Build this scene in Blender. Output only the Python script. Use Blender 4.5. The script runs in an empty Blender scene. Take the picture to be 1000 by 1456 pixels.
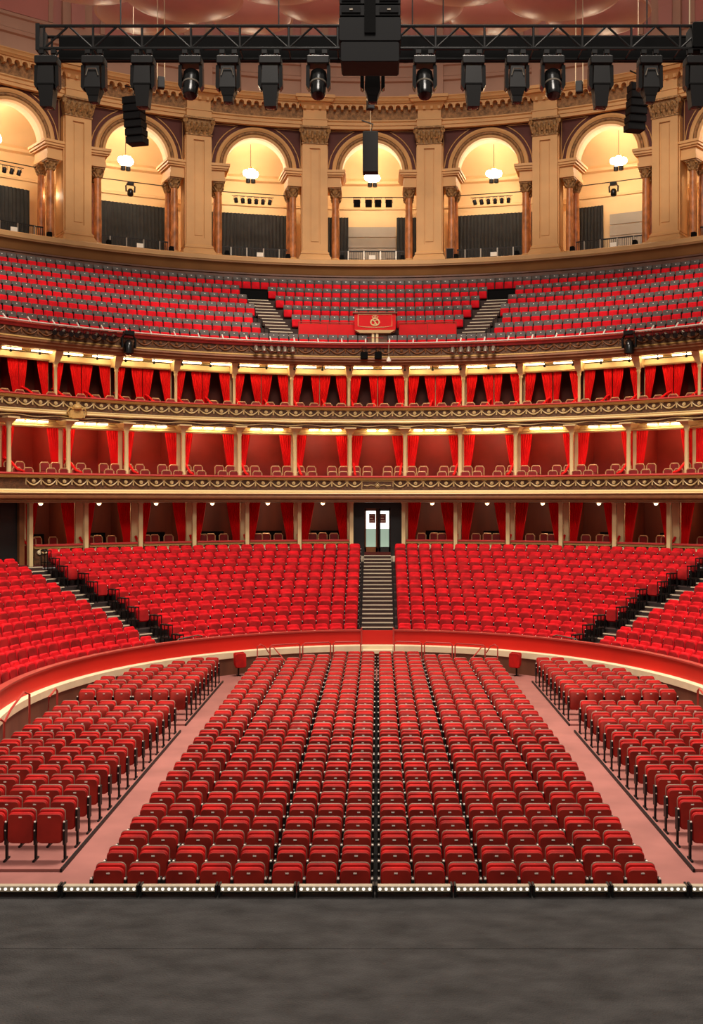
import bpy, math, random
from math import sin, cos, pi, radians, sqrt, atan2
from mathutils import Matrix, Vector

random.seed(7)
SC = bpy.context.scene
COL = SC.collection

# ---------------------------------------------------------------- camera
F = 1600.0                     # focal length in pixels of the 1000 x 1456 frame
PX, PY = 537.0, 712.0          # principal point
CAMZ = 6.22
cam = bpy.data.cameras.new('camera')
cam.sensor_fit = 'VERTICAL'
cam.sensor_height = 36.0
cam.lens = 36.0 * F / 1456.0
cam.shift_x = -(PX - 500.0) / 1456.0
cam.shift_y = -(728.0 - PY) / 1456.0
cam.clip_end = 400
camo = bpy.data.objects.new('camera', cam)
camo.location = (0, 0, CAMZ)
camo.rotation_euler = (pi / 2, 0, 0)
COL.objects.link(camo)
SC.camera = camo

# ---------------------------------------------------------------- world, house lights, exposure
world = bpy.data.worlds.new('world')
SC.world = world
world.use_nodes = True
bg = world.node_tree.nodes['Background']
bg.inputs[0].default_value = (1.0, 0.86, 0.74, 1)
bg.inputs[1].default_value = 0.22


def area_light(name, loc, size, power, color, rx=0.0, ry=0.0, spread=180):
    l = bpy.data.lights.new(name, 'AREA')
    l.shape = 'DISK'
    l.size = size
    l.energy = power
    l.color = color
    o = bpy.data.objects.new(name, l)
    l.spread = radians(spread)
    o.location = loc
    o.rotation_euler = (rx, ry, 0)
    COL.objects.link(o)
    return o


# house lights high in the dome over the arena, plus an added frontal fill
area_light('house_light_arena', (0, 31, 37), 12, 13500, (1.0, 0.86, 0.72), spread=150)
area_light('fill_light_stage', (0, 8, 30), 9, 2400, (1.0, 0.9, 0.8), radians(42), spread=140)

SC.view_settings.view_transform = 'Standard'
SC.view_settings.look = 'None'
SC.view_settings.gamma = 1.0
SC.view_settings.use_curve_mapping = False
SC.view_settings.exposure = 0.35


# ---------------------------------------------------------------- helpers: materials
def lin(c):
    return tuple(((v / 255.0) / 12.92 if v <= 10 else (((v / 255.0) + 0.055) / 1.055) ** 2.4) for v in c)


def mat(name, rgb, rough=0.6, metal=0.0, nscale=0.0, namt=0.0, bscale=0.0, bstr=0.0, emit=0.0, ergb=None,
        stretch=None, spec=None, sheen=0.0, detail=3.0):
    m = bpy.data.materials.new(name)
    m.use_nodes = True
    nt = m.node_tree
    b = nt.nodes['Principled BSDF']
    c = lin(rgb)
    b.inputs['Base Color'].default_value = (*c, 1)
    b.inputs['Roughness'].default_value = rough
    b.inputs['Metallic'].default_value = metal
    if spec is not None:
        b.inputs['Specular IOR Level'].default_value = spec
    if sheen:
        b.inputs['Sheen Weight'].default_value = sheen
    if nscale or bscale:
        g = nt.nodes.new('ShaderNodeNewGeometry')
        src = g.outputs['Position']
        if stretch:
            vm = nt.nodes.new('ShaderNodeVectorMath')
            vm.operation = 'MULTIPLY'
            vm.inputs[1].default_value = stretch
            nt.links.new(src, vm.inputs[0])
            src = vm.outputs[0]
    if nscale:
        n = nt.nodes.new('ShaderNodeTexNoise')
        n.inputs['Scale'].default_value = nscale
        n.inputs['Detail'].default_value = detail
        nt.links.new(src, n.inputs['Vector'])
        r = nt.nodes.new('ShaderNodeMapRange')
        r.inputs[1].default_value = 0.3
        r.inputs[2].default_value = 0.7
        nt.links.new(n.outputs[0], r.inputs[0])
        mx = nt.nodes.new('ShaderNodeMix')
        mx.data_type = 'RGBA'
        mx.inputs[6].default_value = (*[max(0, v * (1 - namt)) for v in c], 1)
        mx.inputs[7].default_value = (*[min(1, v * (1 + namt)) for v in c], 1)
        nt.links.new(r.outputs[0], mx.inputs[0])
        nt.links.new(mx.outputs[2], b.inputs['Base Color'])
    if bscale:
        n2 = nt.nodes.new('ShaderNodeTexNoise')
        n2.inputs['Scale'].default_value = bscale
        n2.inputs['Detail'].default_value = 2.0
        nt.links.new(src, n2.inputs['Vector'])
        bp = nt.nodes.new('ShaderNodeBump')
        bp.inputs['Strength'].default_value = bstr
        bp.inputs['Distance'].default_value = 0.05
        nt.links.new(n2.outputs[0], bp.inputs['Height'])
        nt.links.new(bp.outputs[0], b.inputs['Normal'])
    if emit:
        b.inputs['Emission Color'].default_value = (*lin(ergb or rgb), 1)
        b.inputs['Emission Strength'].default_value = emit
    return m


M = {
    'stage': mat('stage_black', (48, 47, 47), 0.75, nscale=3.2, namt=0.45, bscale=60, bstr=0.5, stretch=(0.6, 1.0, 1), spec=0.2, detail=12.0),
    'stage_side': mat('stage_side', (30, 28, 27), 0.7),
    'arena_floor': mat('arena_floor', (148, 94, 87), 0.7, nscale=0.9, namt=0.16, spec=0.3),
    'arena_red': mat('arena_velvet', (168, 14, 11), 0.75, nscale=2.3, namt=0.38, spec=0.25),
    'arena_pan': mat('arena_seat_pan', (140, 32, 22), 0.65, nscale=1.9, namt=0.3, spec=0.25),
    'arena_shell': mat('arena_shell', (150, 122, 104), 0.45),
    'black': mat('black_metal', (18, 17, 17), 0.5, spec=0.3),
    'black_matt': mat('black_matt', (14, 14, 14), 0.85, spec=0.1),
    'black_gloss': mat('black_gloss', (14, 14, 14), 0.22),
    'chrome': mat('chrome', (210, 205, 196), 0.25, 1.0),
    'plate': mat('number_plate', (236, 226, 214), 0.4),
    'stall_red': mat('stall_velvet', (206, 18, 30), 0.8, nscale=2.6, namt=0.32, spec=0.2),
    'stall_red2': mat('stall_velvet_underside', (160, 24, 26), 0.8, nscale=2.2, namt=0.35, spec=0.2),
    'step': mat('step_carpet', (64, 42, 36), 0.85, nscale=3, namt=0.3),
    'stall_floor': mat('stall_floor', (46, 32, 30), 0.85, nscale=3, namt=0.3),
    'nosing': mat('step_nosing', (222, 205, 178), 0.5),
    'wall_red': mat('arena_wall_red', (214, 30, 16), 0.5, nscale=0.35, namt=0.12),
    'cream_band': mat('cream_band', (226, 208, 172), 0.5, nscale=2, namt=0.08),
    'brown_wall': mat('brown_wall', (98, 58, 40), 0.55, nscale=1.6, namt=0.3, stretch=(1, 1, 0.3)),
    'rail_pink': mat('red_rail', (176, 58, 50), 0.4, nscale=2, namt=0.12),
    'circle_grey': mat('circle_grey', (82, 76, 72), 0.55, nscale=2.3, namt=0.15),
    'circle_red': mat('circle_velvet', (218, 16, 32), 0.8, nscale=2.1, namt=0.2, spec=0.2),
    'circle_floor': mat('circle_floor', (58, 40, 36), 0.85, nscale=3, namt=0.3),
    'curtain': mat('curtain_red', (232, 20, 22), 0.8, nscale=1.3, namt=0.12, spec=0.2),
    'plush': mat('rail_plush', (186, 50, 46), 0.7, nscale=2, namt=0.12),
    'box_red': mat('box_wall_red', (152, 32, 18), 0.65, nscale=0.8, namt=0.22),
    'box_dark': mat('box_wall_dark', (116, 44, 22), 0.6, nscale=1.1, namt=0.35, stretch=(1, 1, 0.25)),
    'box_floor': mat('box_floor', (84, 26, 22), 0.9),
    'cream': mat('cream_paint', (232, 205, 150), 0.5, nscale=2.0, namt=0.05),
    'gold': mat('gold_paint', (206, 164, 96), 0.4, 0.1, bscale=22, bstr=0.5),
    'gold_lt': mat('gold_light', (240, 214, 156), 0.35, 0.0),
    'bronze': mat('bronze_panel', (92, 58, 34), 0.5, 0.15, nscale=9, namt=0.45, bscale=30, bstr=0.5),
    'brown_mould': mat('brown_moulding', (132, 82, 48), 0.5, 0.1, nscale=3, namt=0.15),
    'ornament': mat('ornament_gold', (206, 178, 126), 0.45, 0.0),
    'chair_frame': mat('chair_frame', (206, 160, 112), 0.4, 0.2),
    'chair_pad': mat('chair_pad', (136, 22, 20), 0.65, nscale=3, namt=0.2),
    'lamp_warm': mat('lamp_warm', (255, 240, 200), 0.5, emit=17.0, ergb=(255, 230, 175)),
    'stone': mat('gallery_stone', (214, 163, 103), 0.6, nscale=0.7, namt=0.10),
    'stone_dk': mat('gallery_stone_carved', (150, 108, 66), 0.65, nscale=6, namt=0.45, bscale=14, bstr=0.9),
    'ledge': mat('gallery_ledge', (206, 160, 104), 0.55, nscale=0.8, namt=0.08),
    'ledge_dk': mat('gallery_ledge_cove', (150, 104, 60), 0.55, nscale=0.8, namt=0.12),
    'marble': mat('marble_brown', (180, 112, 62), 0.35, nscale=4.5, namt=0.45, stretch=(1, 1, 0.6)),
    'marble_cap': mat('carved_capital', (160, 118, 70), 0.55, nscale=9, namt=0.5, bscale=18, bstr=0.8),
    'spandrel': mat('spandrel_maroon', (84, 34, 24), 0.7, nscale=1.2, namt=0.2),
    'cove': mat('gallery_ceiling', (226, 188, 138), 0.6, nscale=0.6, namt=0.06),
    'drape': mat('black_drape', (38, 38, 38), 0.85, nscale=2, namt=0.3),
    'screen': mat('grey_shutter', (150, 142, 130), 0.6, nscale=1, namt=0.06),
    'dome': mat('dome_pink', (192, 132, 120), 0.7, nscale=0.25, namt=0.08),
    'dome_panel': mat('dome_panel_rose', (190, 122, 110), 0.7, nscale=0.3, namt=0.08),
    'dome_trim': mat('dome_trim', (184, 142, 118), 0.6, nscale=0.6, namt=0.08),
    'disc': mat('disc_rose', (196, 150, 140), 0.34, nscale=0.5, namt=0.1),
    'disc_rim': mat('disc_rim', (206, 164, 148), 0.3),
    'lamp_soft': mat('lamp_soft', (255, 240, 210), 0.5, emit=2.2, ergb=(255, 226, 170)),
    'cord': mat('cord_black', (24, 22, 20), 0.6),
    'cord_lt': mat('steel_wire', (180, 160, 130), 0.4),
    'globe': mat('lamp_globe', (255, 250, 235), 0.4, emit=45.0, ergb=(255, 238, 205)),
    'led': mat('led_lens', (255, 250, 240), 0.3, emit=1.0, ergb=(255, 246, 230)),
    'led_bar': mat('led_bar', (172, 158, 136), 0.45, nscale=6, namt=0.12),
    'silver': mat('silver_lamp', (160, 150, 136), 0.3, 0.7),
    'paper': mat('paper_white', (245, 240, 225), 0.6),
    'door_black': mat('door_black', (24, 22, 22), 0.5),
    'door_glass': mat('door_glass', (168, 196, 176), 0.25, emit=0.35, ergb=(176, 205, 186)),
    'door_light': mat('door_glass_lit', (250, 250, 240), 0.3, emit=1.6, ergb=(255, 252, 240)),
    'sign_maroon': mat('sign_maroon', (120, 34, 30), 0.5),
    'sign_text': mat('sign_text', (236, 214, 190), 0.5),
    'royal_red': mat('royal_cloth', (222, 14, 22), 0.8, nscale=1, namt=0.08),
    'wood': mat('wood_brown', (126, 72, 36), 0.4, nscale=3, namt=0.3),
    'speaker': mat('speaker_box', (20, 20, 21), 0.65, spec=0.2),
    'grille': mat('speaker_grille', (30, 30, 31), 0.8, spec=0.2),
}


# ---------------------------------------------------------------- helpers: meshes
class MB:
    """collects shapes; build() makes ONE mesh"""

    def __init__(self):
        self.v, self.f, self.m = [], [], []
        self.mi = 0

    def add(self, vs, fs, T=None):
        b = len(self.v)
        if T is not None:
            vs = [tuple(T @ Vector(p)) for p in vs]
        self.v.extend(vs)
        self.f.extend([tuple(i + b for i in f) for f in fs])
        self.m.extend([self.mi] * len(fs))
        return self

    def box(self, x0, x1, y0, y1, z0, z1, T=None):
        vs = [(x0, y0, z0), (x1, y0, z0), (x1, y1, z0), (x0, y1, z0), (x0, y0, z1), (x1, y0, z1), (x1, y1, z1), (x0, y1, z1)]
        fs = [(0, 3, 2, 1), (4, 5, 6, 7), (0, 1, 5, 4), (1, 2, 6, 5), (2, 3, 7, 6), (3, 0, 4, 7)]
        return self.add(vs, fs, T)

    def frus(self, x, y, z0, z1, a0, b0, a1, b1):
        """box tapering from half sizes a0,b0 at z0 to a1,b1 at z1"""
        vs = [(x - a0, y - b0, z0), (x + a0, y - b0, z0), (x + a0, y + b0, z0), (x - a0, y + b0, z0),
              (x - a1, y - b1, z1), (x + a1, y - b1, z1), (x + a1, y + b1, z1), (x - a1, y + b1, z1)]
        fs = [(0, 3, 2, 1), (4, 5, 6, 7), (0, 1, 5, 4), (1, 2, 6, 5), (2, 3, 7, 6), (3, 0, 4, 7)]
        return self.add(vs, fs)

    def loops(self, loops, caps=True, T=None):
        n = len(loops[0])
        vs = [p for l in loops for p in l]
        fs = []
        for k in range(len(loops) - 1):
            for i in range(n):
                j = (i + 1) % n
                fs.append((k * n + i, k * n + j, (k + 1) * n + j, (k + 1) * n + i))
        if caps:
            fs.append(tuple(range(n))[::-1])
            fs.append(tuple((len(loops) - 1) * n + i for i in range(n)))
        return self.add(vs, fs, T)

    def lathe(self, prof, n=12, x=0, y=0, T=None):
        loops = [[(x + r * cos(2 * pi * i / n), y + r * sin(2 * pi * i / n), z) for i in range(n)] for r, z in prof]
        return self.loops(loops, True, T)

    def tube(self, path, r, n=6, caps=True):
        ps = [Vector(p) for p in path]
        loops = []
        for i, p in enumerate(ps):
            d = (ps[min(i + 1, len(ps) - 1)] - ps[max(i - 1, 0)]).normalized()
            up = Vector((0, 0, 1)) if abs(d.z) < 0.9 else Vector((0, 1, 0))
            s = d.cross(up).normalized()
            u = s.cross(d).normalized()
            rr = r[i] if isinstance(r, (list, tuple)) else r
            loops.append([tuple(p + s * (rr * cos(2 * pi * k / n)) + u * (rr * sin(2 * pi * k / n))) for k in range(n)])
        return self.loops(loops, caps)

    def rslab(self, w, z0, z1, y0, y1, r, bev=0.012, seg=3, T=None):
        """upright slab with rounded outline: width w, z0..z1, front at y0, back at y1"""
        def outl(ins, y):
            hw, a, b, rr = w / 2 - ins, z0 + ins, z1 - ins, max(r - ins, 0.004)
            pts = []
            for cx, cz, a0 in ((hw - rr, a + rr, -pi / 2), (hw - rr, b - rr, 0), (-hw + rr, b - rr, pi / 2), (-hw + rr, a + rr, pi)):
                for k in range(seg + 1):
                    t = a0 + k * pi / 2 / seg
                    pts.append((cx + rr * cos(t), y, cz + rr * sin(t)))
            return pts
        ls = [outl(bev, y0), outl(0, y0 + bev), outl(0, y1 - bev), outl(bev, y1)]
        return self.loops(ls, True, T)

    def prism(self, pts, y0, y1, T=None):
        """outline pts (x,z) extruded y0..y1"""
        return self.loops([[(x, y0, z) for x, z in pts], [(x, y1, z) for x, z in pts]], True, T)

    def mesh(self, name, mats, smooth=False):
        me = bpy.data.meshes.new(name)
        me.from_pydata(self.v, [], self.f)
        for m in (mats if isinstance(mats, (list, tuple)) else [mats]):
            me.materials.append(M[m])
        if isinstance(mats, (list, tuple)) and len(mats) > 1:
            me.polygons.foreach_set('material_index', self.m)
        if smooth:
            me.polygons.foreach_set('use_smooth', [True] * len(me.polygons))
            me.set_sharp_from_angle(angle=radians(42))
        me.update()
        return me


def O(name, me, parent=None, loc=None, rz=None):
    o = bpy.data.objects.new(name, me)
    COL.objects.link(o)
    if parent is not None:
        o.parent = parent
    if loc is not None:
        o.location = loc
    if rz is not None:
        o.rotation_euler = (0, 0, rz)
    return o


def tag(o, label, cat, group=None):
    o['label'] = label
    o['category'] = cat
    if group:
        o['group'] = group
    return o


def thing(name, label, cat, loc=(0, 0, 0), rz=0.0, group=None):
    e = bpy.data.objects.new(name, None)
    e.empty_display_size = 0.1
    COL.objects.link(e)
    e.location = loc
    e.rotation_euler = (0, 0, rz)
    return tag(e, label, cat, group)


def struct(name, me, loc=None, rz=None, label=None):
    o = O(name, me, None, loc, rz)
    o['kind'] = 'structure'
    if label:
        o['label'] = label
    return o


def place(name, parts, label, cat, loc, rz=0.0, group=None):
    """a thing from [(part name, mesh, (loc or None), [sub-parts])]"""
    e = thing(name, label, cat, loc, rz, group)
    for p in parts:
        c = O(p[0], p[1], e, p[2] if len(p) > 2 else None)
        if len(p) > 3:
            for s in p[3]:
                O(s[0], s[1], c, s[2] if len(s) > 2 else None)
    return e


def join_copies(name, parts, spots, z=0.0):
    """ONE mesh holding the parts of a thing at every (x, y, z, rz) spot"""
    mats, vs, fs, mi = [], [], [], []
    flat = []
    for p in parts:
        flat.append((p[1], p[2] if len(p) > 2 and p[2] else (0, 0, 0)))
        for s in (p[3] if len(p) > 3 else []):
            flat.append((s[1], s[2] if len(s) > 2 and s[2] else (0, 0, 0)))
    data = []
    for me, off in flat:
        ids = []
        for m in me.materials:
            if m not in mats:
                mats.append(m)
            ids.append(mats.index(m))
        data.append(([(v.co.x + off[0], v.co.y + off[1], v.co.z + off[2]) for v in me.vertices],
                     [(tuple(p.vertices), ids[p.material_index], p.use_smooth) for p in me.polygons]))
    sm = []
    for (x, y, zz, rz) in spots:
        c, s = cos(rz), sin(rz)
        for pv, pf in data:
            b = len(vs)
            vs.extend([(x + c * a - s * bb, y + s * a + c * bb, zz + cc) for a, bb, cc in pv])
            for f, m_, s_ in pf:
                fs.append(tuple(i + b for i in f))
                mi.append(m_)
                sm.append(s_)
    me = bpy.data.meshes.new(name)
    me.from_pydata(vs, [], fs)
    for m in mats:
        me.materials.append(m)
    me.polygons.foreach_set('material_index', mi)
    me.polygons.foreach_set('use_smooth', sm)
    me.update()
    return me


# ---------------------------------------------------------------- helpers: the ring shaped hall
A0, B0, YC = 9.75, 11.9, 30.3          # the arena wall is this half ellipse; tiers are larger ones round it
GX = -0.29                             # the gallery and dome sit a little to the left of the axis


def E(w, t, xo=0.0):
    return (xo + (A0 + w) * sin(t), YC + (B0 + w) * cos(t))


def nrm(w, t):
    nx, ny = sin(t) / (A0 + w), cos(t) / (B0 + w)
    l = sqrt(nx * nx + ny * ny)
    return nx / l, ny / l


def rot(w, t):
    nx, ny = nrm(w, t)
    return -atan2(nx, ny)


def proj(x, y, z):
    return PX + F * x / y, PY - F * (z - CAMZ) / y


def ring(prof, t0, t1, n, xo=0.0, mb=None, mi=None, close=False):
    """sweep a profile [(w, z)] round the hall"""
    mb = mb or MB()
    k = len(prof)
    vs, fs = [], []
    for i in range(n + 1):
        t = t0 + (t1 - t0) * i / n
        for w, z in prof:
            x, y = E(w, t, xo)
            vs.append((x, y, z))
    for i in range(n):
        for j in range(k if close else k - 1):
            j2 = (j + 1) % k
            fs.append((i * k + j, i * k + j2, (i + 1) * k + j2, (i + 1) * k + j))
    if close:
        fs.append(tuple(range(k)))
        fs.append(tuple(n * k + j for j in range(k))[::-1])
    if mi is not None:
        mb.mi = mi
    return mb.add(vs, fs)


def ring_tube(w, z, r, t0, t1, n, xo=0.0, mb=None, wave=0.0, freq=0.0):
    mb = mb or MB()
    path = []
    for i in range(n + 1):
        t = t0 + (t1 - t0) * i / n
        x, y = E(w, t, xo)
        path.append((x, y, z + (wave * sin(freq * t) if wave else 0)))
    return mb.tube(path, r, 5)


def t_of_x(w, x):
    return math.asin(max(-1, min(1, x / (A0 + w))))


def march(w, x0, pitch, n_max, sign=1):
    """t values at equal steps of arc length, the first half a step beyond x0"""
    t = t_of_x(w, x0)
    out, s, nxt = [], 0.0, pitch / 2
    dt = 0.0002
    while t < 1.62 and len(out) < n_max:
        s += dt * sqrt(((A0 + w) * cos(t)) ** 2 + ((B0 + w) * sin(t)) ** 2)
        t += dt
        if s >= nxt:
            out.append(sign * t)
            nxt += pitch
    return out


ORD = ['zeroth', 'first', 'second', 'third', 'fourth', 'fifth', 'sixth', 'seventh', 'eighth', 'ninth', 'tenth', 'eleventh', 'twelfth',
       'thirteenth', 'fourteenth', 'fifteenth', 'sixteenth', 'seventeenth', 'eighteenth', 'nineteenth', 'twentieth']
TENS = {2: 'twenty', 3: 'thirty', 4: 'forty', 5: 'fifty', 6: 'sixty', 7: 'seventy', 8: 'eighty'}
TENTH = {3: 'thirtieth', 4: 'fortieth', 5: 'fiftieth', 6: 'sixtieth', 7: 'seventieth', 8: 'eightieth'}


def nth(n):
    if n <= 20:
        return ORD[n]
    return TENTH[n // 10] if n % 10 == 0 else TENS[n // 10] + '-' + ORD[n % 10]


SIDE = {-1: 'left', 1: 'right'}

# ================================================================ STRUCTURE
# ---- arena floor, stage
STZ = 0.95
mb = MB().box(-24, 24, 5, 45, -0.3, 0.0)
struct('floor', mb.mesh('floor', 'arena_floor'), label='dusty pink arena floor with two long aisles')

stage = thing('stage', 'dark worn stage deck along the bottom of the picture', 'stage', (0, 12, 0))
O('stage_body', MB().box(-12, 12, -9, 3.12, 0.0, STZ - 0.03).mesh('stage_body', 'stage_side'), stage)
for (y0, y1) in ((7.0, 13.235), (13.245, 15.15)):
    x = -11.5
    while x < 11.4:
        O('deck_panel', MB().box(x, x + 22.998, y0 - 12, y1 - 12, STZ - 0.03, STZ).mesh('deck_panel', 'stage'), stage)
        x += 23.0

# ---- arena wall: brown pit wall, cream band, red wall, rail
T_A = 1.95
mb = MB()
ring([(-0.12, 0.0), (-0.12, 0.60)], -T_A, T_A, 120, mb=mb)
struct('wall_arena', mb.mesh('wall_arena', 'brown_wall', True), label='brown timber wall round the sunken arena floor')
mb = ring([(-0.12, 0.58), (-0.16, 0.60), (-0.16, 0.80), (-0.08, 0.83), (0.06, 0.83)], -T_A, T_A, 120)
struct('trim_1', mb.mesh('trim_1', 'cream_band', True), label='cream band round the foot of the red arena wall')
mb = MB()
TD = 0.62 / 9.75
for a, b in ((-T_A, -TD), (TD, T_A)):
    ring([(0.02, 0.80), (0.02, 1.33), (0.16, 1.33), (0.16, 0.6)], a, b, 70, mb=mb)
struct('wall_stalls_front', mb.mesh('wall_stalls_front', 'wall_red', True), label='plain red curved wall in front of the stalls')
for a, b, s in ((-T_A, -TD, 'left'), (TD, T_A, 'right')):
    mb = ring([(-0.03, 1.33), (-0.03, 1.38), (0.2, 1.38), (0.2, 1.33)], a, b, 70, close=True)
    tag(O('parapet_rail', mb.mesh('parapet_rail', 'rail_pink', True)), 'dull red rail capping the arena wall %s of the centre stairs' % s, 'rail')

# ---- stalls terrace
SW = lambda k: 1.0 + 0.85 * k
SZ = lambda k: 0.67 + 0.273 * k
prof = [(0.16, 0.4), (0.16, SZ(0))]
for k in range(11):
    prof += [(SW(k) - 0.42, SZ(k)), (SW(k) + 0.43, SZ(k))]
prof += [(10.6, SZ(10)), (10.6, 0.0)]
struct('floor_stalls', ring(prof, -1.75, 1.75, 110).mesh('floor_stalls', 'stall_floor'), label='dark stepped floor under the stalls seats')

# ---- box tiers: slabs, soffits, back walls
T_B = 1.25


def slab(name, prof, m, label, n=100):
    return struct(name, ring(prof, -T_B, T_B, n, close=True).mesh(name, m, False), label=label)


slab('floor_loggia', [(10.45, 3.45), (10.45, 3.58), (10.90, 3.58), (10.90, 3.80), (14.2, 3.80), (14.2, 3.45)], 'box_floor', 'floor of the loggia boxes')
slab('floor_grand_tier', [(9.7, 6.17), (9.7, 6.72), (10.55, 6.72), (10.55, 6.98), (14.2, 6.98), (14.2, 6.17)], 'box_floor', 'floor slab of the grand tier boxes')
slab('floor_second_tier', [(11.0, 9.62), (11.0, 10.02), (14.2, 10.02), (14.2, 9.62)], 'box_floor', 'floor slab of the second tier boxes')
struct('wall_loggia', ring([(14.0, 3.5), (14.0, 6.2)], -T_B, T_B, 90).mesh('wall_loggia', 'box_dark', True), label='dark panelled back wall of the loggia boxes')
struct('wall_grand_tier', ring([(14.0, 6.9), (14.0, 9.7)], -T_B, T_B, 90).mesh('wall_grand_tier', 'box_red', True), label='red back wall of the grand tier boxes')
struct('wall_second_tier', ring([(14.0, 10.0), (14.0, 12.75)], -T_B, T_B, 90).mesh('wall_second_tier', 'box_dark', True), label='dark back wall of the second tier boxes')
struct('ceiling_second_tier', ring([(11.25, 12.66), (14.2, 12.66), (14.2, 12.75)], -T_B, T_B, 90).mesh('ceiling_second_tier', 'cream', True), label='cream soffit over the second tier boxes')
struct('ceiling_grand_tier', ring([(10.95, 9.62), (14.2, 9.615)], -T_B, T_B, 90).mesh('ceiling_grand_tier', 'cream', True), label='cream soffit over the grand tier boxes')
# lit beams over the box openings
struct('trim_2', ring([(12.35, 12.64), (12.30, 12.60), (12.30, 12.34), (12.36, 12.28), (12.5, 12.28), (12.5, 12.64)], -T_B, T_B, 100).mesh('trim_2', 'cream', True), label='cream beam over the second tier box openings')
struct('trim_3', ring([(11.35, 9.61), (11.30, 9.57), (11.30, 9.46), (11.36, 9.43), (11.32, 9.38), (11.38, 9.32), (11.55, 9.32), (11.55, 9.61)], -T_B, T_B, 100).mesh('trim_3', 'cream', True), label='cream beam over the grand tier box openings')

# ---- balcony fronts -------------------------------------------------
D2T = lambda w: 0.0


def garland_mesh(name, span, drop, r, m):
    mb = MB()
    path = []
    for i in range(9):
        u = -1 + 2 * i / 8
        path.append((u * span / 2, 0, drop * (u * u - 1)))
    mb.tube(path, [r * (0.6 + 0.7 * (1 - abs(-1 + 2 * i / 8))) for i in range(9)], 5)
    for sx in (-1, 1):      # half bows and a short pendant where two swags meet
        mb.tube([(sx * span / 2, 0, 0.0), (sx * (span / 2 - 0.05), -0.01, 0.07), (sx * (span / 2 - 0.10), 0, 0.035), (sx * span / 2, 0, 0.0)], r * 0.55, 4)
        mb.tube([(sx * (span / 2 - 0.012), 0, 0.0), (sx * (span / 2 - 0.012), 0, -drop * 0.95)], r * 0.6, 4)
    return mb.mesh(name, m, True)


def rosette_mesh(name, r, m):
    mb = MB()
    T = Matrix.Rotation(pi / 2, 4, 'X')
    mb.lathe([(r, 0.0), (r, 0.018), (r * 0.78, 0.045), (r * 0.5, 0.03), (r * 0.35, 0.055), (0.005, 0.065)], 12, T=T)
    return mb.mesh(name, m, True)


def ornaments(parent, w, z, span, drop, r, rr, zr, m, skip=()):
    g = garland_mesh('garland', span, drop, r, m)
    ro = rosette_mesh('rosette', rr, m)
    ts = march(w, 0.0, span, 60)
    for s in (-1, 1):
        for t in ts:
            x, y = E(w, s * t)
            u, v = proj(x, y, z)
            if u < -40 or u > 1040 or any(a < u < b for a, b in skip):
                continue
            O('garland', g, parent, (x, y, z), rot(w, s * t))
            O('rosette', ro, parent, (x, y, zr), rot(w, s * t))


# grand tier front (lowest balcony)
gt = thing('balcony_front', 'lowest gilded balcony front with gold swags, directly over the loggia boxes', 'balcony')
O('plush_rail', ring([(9.36, 7.26), (9.30, 7.30), (9.34, 7.36), (9.62, 7.36), (9.64, 7.26)], -T_B, T_B, 110, close=True).mesh('plush_rail', 'plush', True), gt)
O('rail_moulding', ring([(9.55, 7.14), (9.42, 7.16), (9.40, 7.20), (9.36, 7.26), (9.6, 7.26)], -T_B, T_B, 110, close=True).mesh('rail_moulding', 'gold', True), gt)
O('front_panel', ring([(9.52, 6.66), (9.52, 7.16), (9.72, 7.16), (9.72, 6.66)], -T_B, T_B, 110, close=True).mesh('front_panel', 'bronze', True), gt)
O('gold_moulding', ring([(9.30, 6.50), (9.26, 6.54), (9.28, 6.57), (9.36, 6.59), (9.34, 6.62), (9.38, 6.67), (9.5, 6.70), (9.6, 6.50)], -T_B, T_B, 110, close=True).mesh('gold_moulding', 'gold_lt', True), gt)
O('cornice', ring([(9.62, 6.14), (9.44, 6.15), (9.44, 6.20), (9.40, 6.22), (9.42, 6.26), (9.32, 6.32), (9.30, 6.40), (9.33, 6.46), (9.30, 6.50), (9.7, 6.50)], -T_B, T_B, 110, close=True).mesh('cornice', 'brown_mould', True), gt)
ornaments(gt, 9.48, 7.10, 0.70, 0.24, 0.030, 0.085, 7.02, 'ornament', ((508, 566), (-10, 42)))


def cartouche(parent, w, x_px, z, hw):
    t = t_of_x(w, (x_px - PX) * 0.0323)
    x, y = E(w, t)
    c = O('cartouche', MB().rslab(hw * 2, -0.20, 0.20, -0.03, 0.03, 0.03).mesh('cartouche', 'bronze'), parent, (x, y, z), rot(w, t))
    mb = MB()
    for sx in (-1, 1):
        mb.tube([(sx * 0.14, -0.05, 0), (0, -0.05, 0.13 * 1), (-sx * 0.14, -0.05, 0)], 0.02, 4)
        mb.tube([(sx * 0.14, -0.05, 0), (0, -0.05, -0.13), (-sx * 0.14, -0.05, 0)], 0.02, 4)
        mb.tube([(sx * 0.16, -0.05, 0.0), (sx * 0.3, -0.05, 0.03), (sx * 0.45, -0.05, -0.02), (sx * (hw - 0.1), -0.05, 0.0)], 0.022, 4)
    mb.lathe([(0.07, 0), (0.06, 0.03), (0.01, 0.05)], 8, T=Matrix.Translation((0, -0.04, 0)) @ Matrix.Rotation(pi / 2, 4, 'X'))
    O('scrollwork', mb.mesh('scrollwork', 'ornament', True), c)
    mb = MB().tube([(-hw, -0.04, -0.2), (hw, -0.04, -0.2), (hw, -0.04, 0.2), (-hw, -0.04, 0.2), (-hw, -0.04, -0.2)], 0.018, 4)
    O('border', mb.mesh('border', 'ornament'), c)


cartouche(gt, 9.50, 537, 6.92, 0.72)
cartouche(gt, 9.50, 14, 6.92, 0.72)

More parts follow.
